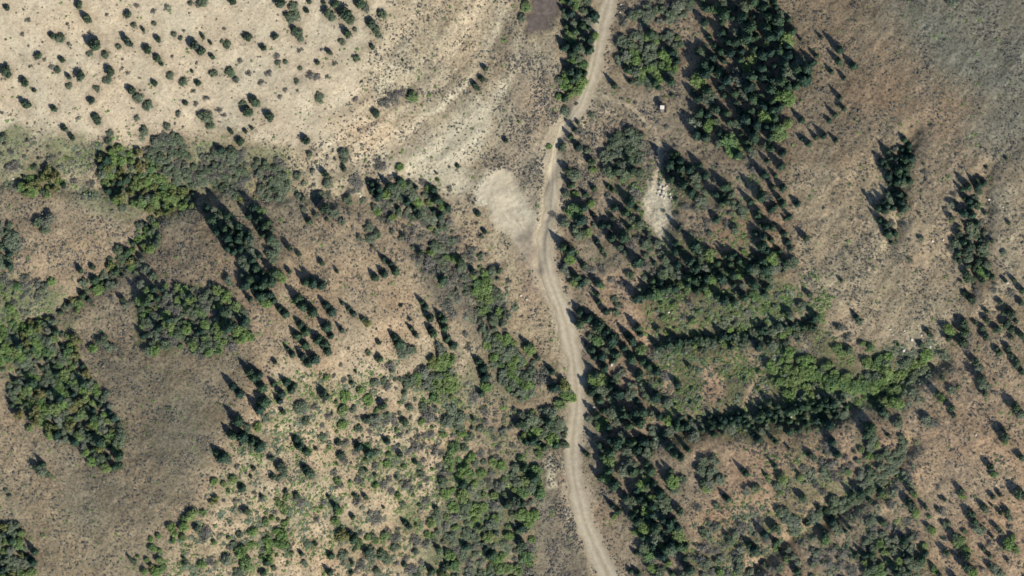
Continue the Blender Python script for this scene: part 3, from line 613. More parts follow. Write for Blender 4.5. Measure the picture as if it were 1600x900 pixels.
T(1200, 675, """50,65,20,c 25,40,18,c 130,100,14,j 270,150,28,j 245,135,18,j 45,215,20,c 415,120,50,s 380,80,44,s 430,140,36,c 400,60,34,c 650,30,46 620,15,36,c 650,75,34 750,20,18,c 830,30,24 1480,60,28,b 1475,25,34,j 1590,160,28,c 1560,150,16,j 1385,215,30,c 1410,265,24,b 895,375,24,c 870,330,16,c 915,395,24,b 870,430,30,c 900,460,40,c 920,505,38,b
705,370,32,c 720,400,26,b 640,430,24,j 770,450,34,s 745,435,14,j 1075,415,12,j 1105,428,16,j 985,470,22,c 1090,500,32,s 1060,480,18,j 1205,370,30,c 1215,400,26,b 1270,520,34,c 1290,560,34,c 1320,610,44 1405,405,22,c 1450,390,20,c 1350,465,26,c 1360,490,20 1400,460,12,c 1450,505,22,c 1500,510,28,c 1510,540,22 1560,385,42,c 1590,395,34,c 1430,600,22,c 1460,630,18 1400,655,16,c
1500,700,40,b 1480,720,24,j 1550,740,26,b 1530,660,22,b 1345,735,22,c 1385,775,20,c 1495,800,18,j 1410,850,40 1390,840,24,c 1240,850,44,c 1280,880,34,b 1240,775,36,c 1230,740,34,b 1195,685,44,b 1170,660,36,c 1115,750,30,c 1110,770,26,s 1000,590,22,c 1025,615,30,b 1115,580,28 1030,835,24,c 1040,860,24,b 900,640,20,c 930,650,30,s 1070,890,22,c 90,300,40,b 80,270,26,j 60,340,30
205,290,28,b 195,265,16,j 305,338,24,s 215,410,32,j 75,380,20,b 400,560,44,c 430,600,34 355,640,28,c 345,620,22,c 360,680,30,b 485,620,16,c 515,605,18,c 130,540,50 90,500,40 170,610,46 180,560,40 40,600,46,j 50,690,34,c 50,720,24,b 105,770,26,c 120,800,20,b 30,860,30,s 180,870,34,c 190,820,24 550,765,20,c 555,790,18 320,480,28,j 270,540,32 290,500,24,s
395,450,28,j 415,480,22,j 870,560,32,s 700,700,30,b 660,640,30 640,560,36 660,600,30,s 720,570,30,j 750,590,34,s 810,620,36,s 720,640,26 800,670,26 620,680,30 600,720,26,s 1010,530,16,b 1130,570,14 1300,420,10,s 1300,330,10,s 330,760,30,s 400,740,36,s 470,760,34,s 300,800,36,s 380,820,40,s 460,830,36,s 520,850,30,s 280,740,20 350,190,36,s 400,200,40,s 360,260,36 420,280,40,s 470,240,30,s 520,210,24,s 560,180,22
 630,150,30,b 580,110,24,b 680,80,24,b 640,100,30""")

PL = [(x, y, r, ('j' if k == 'c' and (x > 1400 and y > 380) else k)) for x, y, r, k in PL]
def fill(P, mix, sp, r0, r1, keep=1.0, seed=0):
    """scatter plants through a thicket outline, no two trunks closer than sp photo pixels"""
    g = np.random.default_rng(1000 + seed); xs = [p[0] for p in P]; ys = [p[1] for p in P]
    pts = []; area = (max(xs) - min(xs)) * (max(ys) - min(ys)); tries = int(area / (sp * sp) * 14)
    X = g.uniform(min(xs), max(xs), tries); Y = g.uniform(min(ys), max(ys), tries)
    wq = fbm(X, Y, 22, 55, 2) * 11
    ins = in_poly(X + wq + g.normal(0, 2.5, tries), Y - wq + g.normal(0, 2.5, tries), P)
    ins &= (line_dist(X, Y, P, True) > 3.5) | (g.random(tries) < .25)
    dens = .5 + fbm(X, Y, 28, 66 + seed, 2) * 1.1
    ins &= g.random(tries) < np.clip(dens * 2.2, .12, 1)
    others = [(a, b, r) for a, b, r, k in PL if min(xs) - 20 < a < max(xs) + 20 and min(ys) - 20 < b < max(ys) + 20]
    ks = [m[0] for m in mix]; ws = np.array([m[1] for m in mix], float); ws /= ws.sum()
    for x, y, i in zip(X, Y, ins):
        if not i or g.random() > keep: continue
        if any((x - a) ** 2 + (y - b) ** 2 < sp * sp for a, b in pts): continue
        if any((x - a) ** 2 + (y - b) ** 2 < (max(r, sp * .5) * .8) ** 2 for a, b, r in others): continue
        pts.append((x, y)); PL.append((x, y, (r0 * .8 + (r1 * 1.12 - r0 * .8) * g.random() ** 1.2), str(g.choice(ks, p=ws))))
FILLS = [
 ([(318,318),(345,322),(392,350),(402,395),(400,418),(365,402),(345,365)], [('c',5),('o',4)], 11, 7, 10.5, 1),
 ([(372,400),(400,405),(425,440),(430,470),(395,475),(378,440)], [('c',5),('o',2)], 11, 7, 10.5, 1),
 ([(385,315),(410,340),(440,390),(425,400),(400,360)], [('c',3),('o',4)], 12, 6, 9, .9),
 ([(560,290),(620,320),(700,350),(760,420),(800,490),(790,520),(730,470),(650,400),(590,350)], [('o',4),('s',5),('b',1)], 10.5, 4.5, 8.5, .9),
 ([(740,430),(775,450),(790,490),(770,500),(745,470)], [('b',5),('o',3)], 9, 5, 8, .9),
 ([(440,300),(520,310),(560,330),(600,400),(560,380),(500,340)], [('o',3),('s',4)], 14, 4, 7, .8),
 ([(872,-14),(930,-14),(925,45),(918,70),(912,100),(905,140),(890,155),(875,140),(885,95),(885,60),(874,30)], [('b',3),('c',3),('o',2)], 9, 6, 10, 1),
 ([(958,85),(985,52),(1010,47),(1050,57),(1065,80),(1065,110),(1040,138),(1010,138),(995,112),(965,105)], [('o',6),('b',2),('c',1)], 8, 6, 9.5, 1),
 ([(985,20),(1030,-10),(1085,-10),(1072,30),(1035,48),(1000,48)], [('o',6),('s',2)], 11, 6, 9, .7),
 ([(1088,-14),(1205,-14),(1235,40),(1240,80),(1262,110),(1262,130),(1225,165),(1225,190),(1210,215),(1175,235),(1150,245),(1110,225),(1080,190),(1082,140),(1100,90),(1095,40)], [('c',8),('b',1.2),('o',2)], 13.5, 8, 14.5, 1),
 ([(942,225),(955,210),(985,205),(1003,220),(1003,250),(985,275),(965,275),(945,260)], [('o',5),('j',1)], 8, 7, 9.5, 1),
 ([(145,255),(170,230),(200,240),(235,245),(250,260),(275,290),(310,300),(300,320),(270,335),(235,330),(210,315),(185,320),(175,300),(160,275)], [('b',5),('y',2),('c',1.3),('o',1.5)], 9, 6, 9.5, 1),
 ([(28,277),(60,275),(95,268),(100,280),(80,305),(40,302)], [('b',3),('j',2),('y',1)], 9, 6, 9, 1),
 ([(225,230),(280,212),(290,245),(310,260),(320,290),(280,290),(250,275),(240,255)], [('o',5),('s',2)], 8, 6, 9, 1),
 ([(312,245),(340,230),(375,232),(385,260),(385,300),(365,312),(340,300),(318,275)], [('o',5),('s',3)], 8, 6, 9, 1),
 ([(390,252),(405,246),(430,255),(450,280),(450,305),(430,315),(400,290)], [('o',4),('s',3)], 8, 6, 9, 1),
 ([(235,330),(252,345),(245,380),(225,420),(200,430),(175,455),(140,470),(100,490),(95,480),(130,450),(165,425),(190,395),(215,360)], [('o',4),('b',2),('c',2.5),('y',1.2)], 9, 5, 9, 1),
 ([(0,355),(20,358),(28,375),(18,410),(0,420),(-14,420),(-14,350)], [('o',3),('c',1)], 9, 7, 10, 1),
 ([(0,430),(60,440),(78,462),(45,488),(0,520),(-14,520),(-14,430)], [('s',6),('b',2),('o',2)], 10, 4.5, 8, .6),
 ([(0,215),(60,225),(110,232),(150,235),(140,265),(60,265),(0,275)], [('s',5),('o',2),('b',1)], 14, 3, 6, .7),
 ([(20,540),(45,500),(75,495),(105,520),(130,560),(155,600),(180,640),(193,680),(190,730),(165,738),(145,730),(130,705),(100,690),(50,665),(15,630),(15,600),(25,570)], [('b',5),('o',4),('y',1.6),('c',2)], 9, 6.5, 10, 1),
 ([(1378,262),(1392,235),(1405,218),(1425,225),(1422,262),(1415,300),(1412,330),(1395,330),(1372,318),(1385,290)], [('c',7),('o',2)], 9, 6, 9.5, 1),
 ([(1372,345),(1388,340),(1398,365),(1394,385),(1380,380)], [('c',4),('s',2)], 9, 6, 9, 1),
 ([(1505,300),(1522,280),(1538,282),(1532,320),(1528,350),(1545,390),(1548,430),(1525,440),(1495,415),(1490,380),(1515,350)], [('c',4),('j',4),('o',3)], 11.5, 5.5, 9, .9),
 ([(-14,815),(15,815),(40,840),(52,870),(55,910),(-14,910)], [('c',3),('o',3),('y',1),('b',2)], 10, 7, 10, 1),
 ([(-14,520),(0,525),(25,500),(22,560),(0,585),(-14,585)], [('b',4),('o',2)], 9, 6, 9, 1),
 ([(215,460),(240,445),(280,455),(320,450),(350,455),(380,480),(395,510),(385,540),(350,540),(330,560),(300,555),(280,535),(240,545),(225,520),(215,490)], [('b',4),('o',4),('s',1.5),('c',1)], 8.5, 5.5, 9, 1),
 ([(575,290),(610,285),(640,280),(660,300),(680,290),(690,320),(705,335),(690,345),(665,335),(640,345),(620,340),(600,320),(580,310)], [('o',3),('c',2),('b',1)], 10, 6, 9.5, .9),
 ([(640,380),(690,400),(730,420),(760,450),(750,480),(710,440),(660,420)], [('s',5),('o',2)], 11, 5, 8, .8),
 ([(1037,242),(1060,245),(1085,260),(1120,275),(1150,300),(1165,330),(1140,330),(1110,315),(1080,305),(1055,285)], [('c',4),('o',3)], 12, 7, 11.5, .9),
 ([(950,330),(998,300),(1003,345),(1018,380),(1050,385),(1100,380),(1120,400),(1110,430),(1060,440),(1010,430),(985,410),(960,390),(945,370)], [('o',5),('c',2.5),('j',1.5),('s',1.5)], 12, 6.5, 11, .9),
 ([(1050,290),(1140,330),(1150,360),(1100,370),(1055,370)], [('s',4),('c',2),('o',1)], 15, 5, 8, .8),
 ([(1170,240),(1232,225),(1240,330),(1230,420),(1190,400),(1180,320)], [('c',5),('s',1)], 18, 5.5, 8, 1),
 ([(1000,440),(1050,435),(1100,415),(1150,395),(1210,385),(1215,420),(1200,450),(1150,455),(1100,440),(1060,455),(1020,470),(1000,465)], [('c',5),('o',2.5),('b',1)], 12, 7, 11, 1),
 ([(1020,468),(1215,455),(1240,500),(1150,518),(1030,522)], [('o',2),('b',6),('s',2)], 15, 3.5, 6.5, .8),
 ([(1025,532),(1100,527),(1200,505),(1250,510),(1265,535),(1200,545),(1130,548),(1060,550),(1025,550)], [('o',6),('c',1),('b',2)], 10.5, 5.5, 9, .9),
 ([(1020,580),(1180,580),(1200,625),(1100,640),(1040,640)], [('s',3),('b',5),('o',1)], 17, 3, 5.5, .7),
 ([(1200,560),(1250,555),(1300,580),(1350,585),(1362,560),(1380,552),(1400,580),(1410,595),(1400,625),(1360,640),(1350,610),(1300,610),(1230,620),(1200,595)], [('b',9),('o',1)], 10, 6, 10, 1),
 ([(1060,655),(1120,640),(1200,640),(1260,618),(1310,608),(1325,640),(1300,665),(1200,672),(1130,675),(1080,680)], [('c',6),('o',3)], 9.5, 6.5, 9.5, 1),
 ([(920,520),(970,530),(1000,570),(1040,620),(1060,680),(1020,700),(1005,770),(980,780),(945,740),(925,660),(915,580)], [('c',5),('o',3),('b',1)], 17, 8, 12, .7),
 ([(980,770),(1010,760),(1060,800),(1078,860),(1075,910),(1010,890),(990,830)], [('c',3),('o',4),('b',2)], 12, 7, 10.5, .8),
 ([(888,370),(915,400),(940,470),(915,455),(895,430)], [('c',3),('o',2)], 15, 5, 9, .8),
 ([(880,290),(925,300),(940,370),(905,375),(880,330)], [('o',4),('c',2),('b',2)], 13, 6, 9, .8),
 ([(752,512),(775,510),(800,540),(835,575),(840,610),(825,625),(800,620),(785,590),(765,560),(755,540)], [('o',5),('b',2)], 8, 6.5, 9.5, 1),
 ([(815,650),(850,635),(885,655),(885,690),(860,705),(820,700),(808,680)], [('o',5),('b',2),('c',1)], 9.5, 6.5, 10, 1),
 ([(680,560),(700,550),(710,580),(720,600),(718,625),(700,625),(670,610),(645,600),(660,575)], [('b',5),('o',3)], 9, 6, 9, 1),
 ([(590,590),(640,590),(690,640),(700,690),(640,680),(600,640)], [('b',3),('s',4),('o',3)], 13, 4, 7, .8),
 ([(700,720),(760,710),(800,720),(845,740),(850,780),(832,820),(838,910),(690,910),(680,850),(660,830),(690,790)], [('b',6),('o',4),('s',2),('c',1.5)], 12.5, 5, 10.5, .85),
 ([(540,830),(680,810),(680,910),(520,910)], [('o',3),('b',2),('s',4)], 17, 4, 7, .7),
 ([(410,770),(450,780),(460,870),(405,880)], [('b',5),('s',2)], 12, 3.5, 6.5, .8),
 ([(500,620),(620,640),(690,720),(660,800),(560,760),(500,700)], [('b',3),('s',5),('o',2)], 17, 3.5, 7, .8),
 ([(700,640),(800,640),(810,720),(700,710)], [('s',6),('o',2)], 14, 4.5, 8, .8),
 ([(1410,688),(1412,710),(1395,735),(1360,765),(1330,790),(1300,795),(1300,780),(1340,755),(1370,725),(1396,700)], [('o',6),('c',1),('j',1)], 8.5, 6, 9, 1),
 ([(1350,862),(1375,845),(1420,840),(1450,845),(1455,870),(1430,895),(1400,912),(1340,912),(1345,890)], [('o',5),('c',3),('b',2)], 9.5, 6, 9.5, 1),
 ([(1230,720),(1290,710),(1370,700),(1340,740),(1290,770),(1240,760)], [('s',5),('b',2),('o',2)], 15, 4, 7.5, .8),
 ([(1090,820),(1180,830),(1260,860),(1330,850),(1340,910),(1090,910)], [('s',5),('o',4),('b',1)], 16, 4, 8, .8),
 ([(1460,760),(1600,800),(1610,910),(1480,910)], [('s',4),('j',2),('o',4)], 26, 3, 7, .7),
 ([(1500,440),(1610,430),(1610,560),(1540,500)], [('j',3),('s',3)], 26, 4, 7, .8),
 ([(1480,300),(1530,280),(1545,400),(1560,440),(1500,460)], [('s',4),('c',2)], 22, 3, 6, .8),
 ([(880,160),(1060,150),(1060,240),(1000,200),(930,200),(900,290),(880,300)], [('s',5),('o',1)], 20, 3, 5, .8),
 ([(480,230),(600,250),(700,290),(640,290),(560,290),(450,330)], [('s',5),('o',2)], 20, 3, 5.5, .8),
 ([(1240,190),(1330,130),(1310,220),(1250,240)], [('c',4),('s',1)], 26, 5, 8, .7),
]
def row(P, sp, r0, r1, k):
    """trees standing in a loose line"""
    t = 0; pts = np.array(P, float); L = np.concatenate([[0], np.cumsum(np.hypot(*np.diff(pts, axis=0).T))])
    while t < L[-1]:
        PL.append((float(np.interp(t, L, pts[:, 0])) + R.gauss(0, 2), float(np.interp(t, L, pts[:, 1])) + R.gauss(0, 2.5), R.uniform(r0, r1), R.choice(k))); t += sp * R.uniform(.7, 1.3)
row([(1000,468),(1050,448),(1100,438),(1150,425),(1212,405)], 11, 8, 12, 'cccb')
row([(1040,538),(1110,530),(1180,522),(1230,512),(1270,508)], 11, 7, 10.5, 'cccoj')
row([(1050,672),(1110,658),(1180,652),(1250,640),(1320,628)], 10, 8, 11, 'ccccoj')
PL += [(899, 203, 6, 'c'), (892, 214, 6.5, 'c'), (904, 192, 5, 'j'), (880, 226, 5, 'j'), (878, 232, 6, 'o')]  # small plants added to cast a shadow across the narrow road bend
row([(1410,690),(1408,715),(1392,738),(1362,765),(1330,788),(1300,798),(1260,815)], 6, 6.5, 10, 'oooj')
row([(1215,600),(1250,585),(1300,598),(1350,600),(1400,590),(1450,558)], 7, 6, 9.5, 'b')
row([(1230,580),(1290,590),(1340,610),(1385,610)], 7, 6, 10, 'b')
row([(1075,452),(1140,470),(1200,455)], 16, 7, 10, 'cb')
for i, f in enumerate(FILLS): fill(*f, seed=i)

# keep each kind's 300 largest as things; the rest become one stuff mass per kind
PL = [(x, y, r, k) for x, y, r, k in PL if -18 < x < 1618 and -18 < y < 918]
HF = {'c': lambda r: .8 + r * 2.0, 'j': lambda r: .5 + r * 1.55, 'o': lambda r: .6 + r * .75, 'b': lambda r: .6 + r * .8, 'y': lambda r: .9 + r * 1.2, 's': lambda r: .35 + r * .6}
gx, gy, gz = px_to_ground([p[0] for p in PL], [p[1] for p in PL])
plants = []
for i, (x, y, r, k) in enumerate(PL):
    rm = r * PX * R.uniform(.95, 1.12)
    plants.append(dict(px=x, py=y, r=rm, k=k, X=gx[i], Y=gy[i], Z=gz[i], h=HF[k](rm) * R.uniform(.75, 1.25), v=R.randrange(NV[k]), a=R.random() * 6.28, sx=R.uniform(.88, 1.12)))
inside = lambda p: 2 < p['px'] < 1598 and 2 < p['py'] < 898
things, rest = [], []
for k in NV:
    ps = sorted([p for p in plants if p['k'] == k], key=lambda p: -p['r'] * (1 if inside(p) else .2))
    things += ps[:298]; rest += ps[298:]

# ------------------------------------------------------------------ labels
LANDMARKS = [
 (848,22,'the dark mud flat'),(941,30,'the road top'),(1036,167,'the tiny white-roofed shed'),(906,165,'the narrow road bend'),
 (1030,325,'the bare chalky rock slope'),(790,315,'the bare pale clearing'),(852,395,'the road beside the clearing'),(973,242,'the round oak clump'),
 (1010,95,'the ring-shaped oak clump'),(1160,110,'the dense conifer wood'),(1130,210,'the conifer wood tip'),(1325,100,'the small ridge grove'),
 (1398,290,'the high east tree line'),(1520,330,'the broken right edge tree line'),(1560,120,'the grey-green upper right corner'),
 (1095,290,'the belt beside the chalky slope'),(1010,390,'the thicket under the chalk'),(1110,425,'the topmost east slope tree band'),
 (1120,490,'the pale green scrub strip'),(1150,540,'the second east slope tree band'),(1260,585,'the bright green hollow'),(1385,600,'the bright green thicket'),
 (1200,650,'the lowest dark tree band'),(1100,605,'the open orange east gap'),(930,500,'the upper roadside conifers'),(945,590,'the midway roadside conifers'),
 (970,690,'the lower roadside conifers'),(1030,830,'the bottom roadside grove'),(898,640,'the straight lower road'),(925,840,'the road bottom'),
 (1360,740,'the brush-lined gully'),(1110,735,'the oak pair on orange soil'),(1180,800,'the orange slope at lower right'),(1260,830,'the pale bottom saddle'),
 (1400,870,'the bottom right thicket'),(1540,790,'the spotted lower right slope'),(1500,680,'the bare tan slope at right'),(1330,450,'the open tan slope'),(1510,520,'the dark right edge cluster'),
 (100,30,'the top left corner slope'),(60,120,'the leftmost pale slope'),(200,90,'the left third of the pale slope'),(300,70,'the pale slope centre'),(230,170,'the pale slope foot'),
 (400,60,'the pale slope beside the top grove'),(350,140,'the lower pale slope'),(540,50,'the top grove on the pale slope'),(430,120,'the pinkish slope patch'),(620,160,'the grey brush streak'),
 (740,120,'the speckled top flat'),(690,220,'the pale wash'),(60,250,'the brushy draw left end'),(220,275,'the bright willow tangle'),(350,265,'the large grey oak clump'),(425,280,'the small grey oak clump'),
 (490,260,'the dry draw middle'),(630,310,'the dark draw thicket'),(700,400,'the grey rubbly band'),(560,400,'the trail-crossed slope'),(595,420,'the four dark conifers'),
 (60,370,'the left grassy spur'),(190,400,'the side ravine'),(120,470,'the mouth of the side ravine'),(300,390,'the bare grassy knoll'),(360,370,'the knoll conifer column'),(420,430,'the conifers under the knoll'),
 (40,470,'the thin left edge brush'),(160,540,'the lone oak patch'),(300,500,'the broad oak grove'),(80,560,'the top of the teardrop grove'),(120,640,'the teardrop grove core'),(170,710,'the teardrop grove tail'),
 (20,870,'the bottom left grove'),(65,735,'the lone shrub under the teardrop'),(250,640,'the smooth grey hilltop'),(240,860,'the bright brush at lower left'),(350,720,'the brow of the grey hill'),(400,620,'the tall brow conifers'),
 (490,500,'the brow conifer cluster'),(490,580,'the brow cluster foot'),(560,480,'the lone brow trees'),(620,540,'the mid slope pair'),(690,500,'the conifer string'),(700,590,'the bright oak patch'),
 (790,570,'the diagonal oak thicket'),(850,600,'the rounded tree beside the road'),(850,670,'the roadside oak clump'),(830,530,'the pale ground beside the road'),(755,560,'the tall row beside the oak thicket'),(730,650,'the grey brush hollow'),
 (620,660,'the scattered brush slope'),(560,700,'the brushy slope centre'),(470,690,'the pair of dark slope trees'),(440,740,'the lower brow scrub'),(530,790,'the lower brushy slope'),(380,820,'the pale lower slope'),(440,840,'the light green scrub patch'),
 (550,840,'the dark bottom pair'),(620,820,'the mottled bottom slope'),(770,760,'the green valley thicket'),(770,860,'the bottom valley thicket'),(870,820,'the grey sage strip'),(750,450,'the brush edge below the clearing'),
 (900,340,'the trees beside the road pinch'),(920,420,'the trees across from the clearing'),(905,70,'the upper roadside strip'),(1060,20,'the loose oaks at the top'),(1200,330,'the thinly wooded slope'),(1270,170,'the long-shadowed trees')]
lx = np.array([l[0] for l in LANDMARKS]); ly = np.array([l[1] for l in LANDMARKS])
COLW = {'c': 'dark green', 'j': 'dusky green', 'o': 'grey-green', 'b': 'bright green', 'y': 'yellowish', 's': 'dull grey'}
NOUN = {'c': 'conifer', 'j': 'juniper', 'o': 'oak shrub', 'b': 'leafy shrub', 'y': 'turning shrub', 's': 'twiggy shrub'}
PRE = {'c': ('big', 'mid-sized', 'slim'), 'j': ('large', 'middling', 'tiny'), 'o': ('broad', 'middling', 'tiny'), 'b': ('broad', 'middling', 'tiny'), 'y': ('broad', 'middling', 'tiny'), 's': ('broad', 'middling', 'tiny')}
QT = {k: (sorted(p['r'] for p in things if p['k'] == k)) for k in NV}
cells = {}
for p in things:
    q = QT[p['k']]; n = len(q); s = PRE[p['k']][0 if p['r'] > q[int(n * .66)] else (1 if p['r'] > q[int(n * .33)] else 2)]
    i = int(np.argmin((lx - p['px']) ** 2 + (ly - p['py']) ** 2)); dx, dy = p['px'] - lx[i], p['py'] - ly[i]; d = math.hypot(dx, dy)
    if d < 14: rel = 'at'
    else:
        a = math.degrees(math.atan2(-dy, dx)) % 360
        rel = ['right of', 'upper right of', 'above', 'upper left of', 'left of', 'lower left of', 'below', 'lower right of'][int((a + 22.5) // 45) % 8]
        if d > 34: rel = 'well ' + rel if not rel.startswith('upper') and not rel.startswith('lower') else 'far ' + rel
    p['parts'] = (s, p['k'], rel, i); cells.setdefault(p['parts'], []).append(p)
ORD = ['first', 'second', 'third', 'fourth', 'fifth', 'sixth', 'seventh', 'eighth', 'ninth', 'tenth', 'eleventh', 'twelfth']
CNT = {2: 'two', 3: 'three', 4: 'four', 5: 'five', 6: 'six', 7: 'seven', 8: 'eight', 9: 'nine'}
for (s, k, rel, i), ps in cells.items():
    b = f"{s} {COLW[k]} {NOUN[k]} {rel} {LANDMARKS[i][2]}"
    ps.sort(key=lambda p: p['px'])
    if len(ps) == 1: ps[0]['label'] = b
    else:
        for j, p in enumerate(ps):
            if len(ps) == 2: pre = ('left one', 'right one')[j]
            elif j == 0: pre = 'leftmost'
            elif j == len(ps) - 1: pre = 'rightmost'
            elif len(ps) == 3: pre = 'middle one'
            else: pre = ORD[j] + ' from left'
            if len((b + ' ' + pre).split()) > 16: pre = pre.replace(' from left', '').replace(' one', '')
            p['label'] = b + ', ' + pre
GROUPS = {'c': 'conifers standing on the slopes', 'j': 'junipers dotted over the slopes', 'o': 'grey-green oak shrubs', 'b': 'bright leafy shrubs', 'y': 'shrubs turning yellow', 's': 'grey twiggy shrubs'}
for p in things:
    cm, tm = PROTO[p['k'], p['v']]
    o = link(bpy.data.objects.new(NAMES[p['k']], None)); o.empty_display_size = .5
    o.location = (p['X'], p['Y'], p['Z']); o.rotation_euler = (0, 0, p['a']); o.scale = (p['r'] * p['sx'], p['r'] / p['sx'], p['h'])
    for nm, me in (("crown", cm), ("trunk", tm)):
        c = link(bpy.data.objects.new(nm, me)); c.parent = o
    tag(o, p['label'], CATS[p['k']], GROUPS[p['k']])

def mass(name, ps, mat, kindlab):
    Vs, Fs, Ls, Ps = [], [], [], []; off = 0
    for p in ps:
        V, F, t = RAW[p['k'], p['v']]; c, s = math.cos(p['a']), math.sin(p['a'])
        v = V * [p['r'] * p['sx'], p['r'] / p['sx'], p['h']]
        v = np.stack([v[:, 0] * c - v[:, 1] * s + p['X'], v[:, 0] * s + v[:, 1] * c + p['Y'], v[:, 2] + p['Z']], -1)
        Vs.append(v); Fs.append(F + off); off += len(V); Ls.append(t); Ps.append(np.full(len(F), R.random()))
    if not Vs: return
    o = mesh_obj(name, np.concatenate(Vs), np.concatenate(Fs), mat, attrs={"leaf": np.concatenate(Ls), "plant": np.concatenate(Ps)})
    o["kind"] = "stuff"; o["label"] = kindlab; o["category"] = "undergrowth"
for k, nm, lb in (('c', 'conifer_undergrowth', 'smallest conifers filling in the dark woods and tree bands'), ('j', 'juniper_undergrowth', 'smallest junipers among the slope scrub'),
                  ('o', 'oak_thicket', 'dense grey-green oak brush filling the clumps and gullies'), ('b', 'green_thicket', 'low bright green brush filling hollows and groves'),
                  ('y', 'yellow_thicket', 'small yellowing brush among the green thickets'), ('s', 'twig_thicket', 'fine grey twiggy brush scattered on dry slopes')):
    mass(nm, [p for p in rest if p['k'] == k], LM[k], lb)
print("PLANTS", {k: (sum(p['k'] == k for p in things), sum(p['k'] == k for p in rest)) for k in NV}, "labels", len(things), len(set(p['label'] for p in things)), max(len(p['label'].split()) for p in things))

# ------------------------------------------------------------------ ground cover: sagebrush, dry grass, loose brush
def clump(seed, nq, size):
    g = np.random.default_rng(seed); a = g.random(nq) * 6.28; r = np.sqrt(g.random(nq)) * .75
    C = np.stack([np.cos(a) * r, np.sin(a) * r, (1 - r * r) * g.uniform(.3, .95, nq)], -1)
    return quads(C, C + g.normal(0, .4, C.shape) + [0, 0, .3], size, .8, g)
CL = [clump(900 + i, 11, .42) for i in range(6)]
def cover(name, label, cat, zones, mat, r0, r1, hf, seed, wscale, power):
    g = np.random.default_rng(seed); X = []; Y = []
    N = 230000; x = g.uniform(-30, 1630, N); y = g.uniform(-30, 930, N); dens = np.zeros(N)
    wq = fbm(x, y, 60, 5 + seed, 3) * 40
    for P, d in zones: dens = np.where(in_poly(x + wq, y - wq, P), d, dens)
    pat = np.clip(.5 + fbm(x, y, wscale, 33 + seed, 3) * 1.5, 0, 1) ** power
    area = 1660 * 960 * PX * PX
    keep = g.random(N) < dens * pat * 2 * area / N
    cut = line_dist(x, y, [(a, b) for a, b, _ in ROADC]) > 14
    cut &= line_dist(x, y, [(918,160),(935,153),(960,155),(985,165),(1005,185),(1028,215),(1032,250),(1020,290)]) > 3.5
    for Q in ([(742,302),(765,274),(785,263),(802,272),(818,303),(838,343),(850,360),(866,470),(846,450),(830,415),(800,375),(770,348),(748,326)],
              [(829,-30),(876,-30),(876,26),(862,34),(852,48),(820,50)], [(1012,285),(1046,285),(1046,350),(1034,378),(1004,340)]):
        cut &= ~in_poly(x, y, Q)
    keep &= cut; x, y = x[keep], y[keep]; X, Y, Z = px_to_ground(x, y); n = len(X)
    r = g.uniform(r0, r1, n) * (0.75 + .6 * g.random(n) ** 3); a = g.random(n) * 6.28; h = r * hf * g.uniform(.7, 1.2, n); w_ = g.integers(0, len(CL), n)
    Vs, Fs, Ps = [], [], []; off = 0
    for j, (V, F) in enumerate(CL):
        s = np.where(w_ == j)[0]
        if not len(s): continue
        c, sn = np.cos(a[s])[:, None], np.sin(a[s])[:, None]
        vx = (V[None, :, 0] * c - V[None, :, 1] * sn) * r[s, None] + X[s, None]; vy = (V[None, :, 0] * sn + V[None, :, 1] * c) * r[s, None] + Y[s, None]
        vz = V[None, :, 2] * h[s, None] + Z[s, None] - .03
        Vs.append(np.stack([vx, vy, vz], -1).reshape(-1, 3)); Fs.append((F[None] + (np.arange(len(s)) * len(V))[:, None, None]).reshape(-1, 4) + off); off += len(s) * len(V)
        Ps.append(np.repeat(g.random(len(s)), len(F)))
    F = np.concatenate(Fs); o = mesh_obj(name, np.concatenate(Vs), F, mat, attrs={"leaf": g.random(len(F)), "plant": np.concatenate(Ps)})
    o["kind"] = "stuff"; o["label"] = label; o["category"] = cat
    print(name, n)
ALL = [(-40,-40),(1640,-40),(1640,940),(-40,940)]
SAGE = [(ALL, .20),
 ([(-40,-40),(610,-40),(570,120),(540,200),(480,225),(300,220),(0,215),(-40,215)], .022),
 ([(600,-40),(850,-40),(830,60),(790,130),(760,150),(700,180),(640,230),(500,290),(480,230),(560,140)], .26),
 ([(600,262),(640,215),(700,170),(745,140),(770,150),(755,200),(725,240),(760,260),(740,300),(700,305),(620,285)], .08),
 ([(785,60),(880,60),(885,160),(868,260),(862,370),(830,330),(800,262),(750,258),(775,180)], .55),
 ([(0,210),(500,225),(560,330),(400,330),(0,300)], .22),
 ([(0,300),(230,320),(210,390),(100,470),(0,440)], .30),
 ([(240,345),(320,325),(365,400),(340,450),(240,440)], .32),
 ([(100,500),(440,460),(440,560),(330,740),(200,860),(0,800),(200,740),(195,650)], .26),
 ([(0,740),(200,830),(320,900),(0,940)], .2),
 ([(340,740),(400,600),(500,540),(640,470),(740,560),(690,940),(200,940)], .14),
 ([(440,400),(520,330),(640,350),(700,470),(600,520),(470,480)], .26),
 ([(640,330),(700,320),(790,480),(760,520),(700,470),(610,360)], .6),
 ([(700,300),(745,310),(850,470),(890,560),(870,600),(800,540),(745,420)], .22),
 ([(820,460),(860,470),(895,560),(880,580),(830,520)], .5),
 ([(700,640),(800,630),(810,720),(700,720)], .5),
 ([(838,730),(872,700),(905,850),(925,940),(830,940)], .75),
 ([(900,730),(925,740),(960,790),(1000,860),(1040,940),(960,940)], .35),
 ([(880,220),(935,145),(1060,140),(1070,260),(1000,290),(940,220),(900,420)], .55),
 ([(1230,-40),(1640,-40),(1640,260),(1230,260)], .22),
 ([(1220,250),(1500,260),(1480,520),(1260,500)], .2),
 ([(1060,680),(1320,680),(1200,940),(1060,940)], .28),
 ([(1380,600),(1640,560),(1640,940),(1300,940)], .22)]
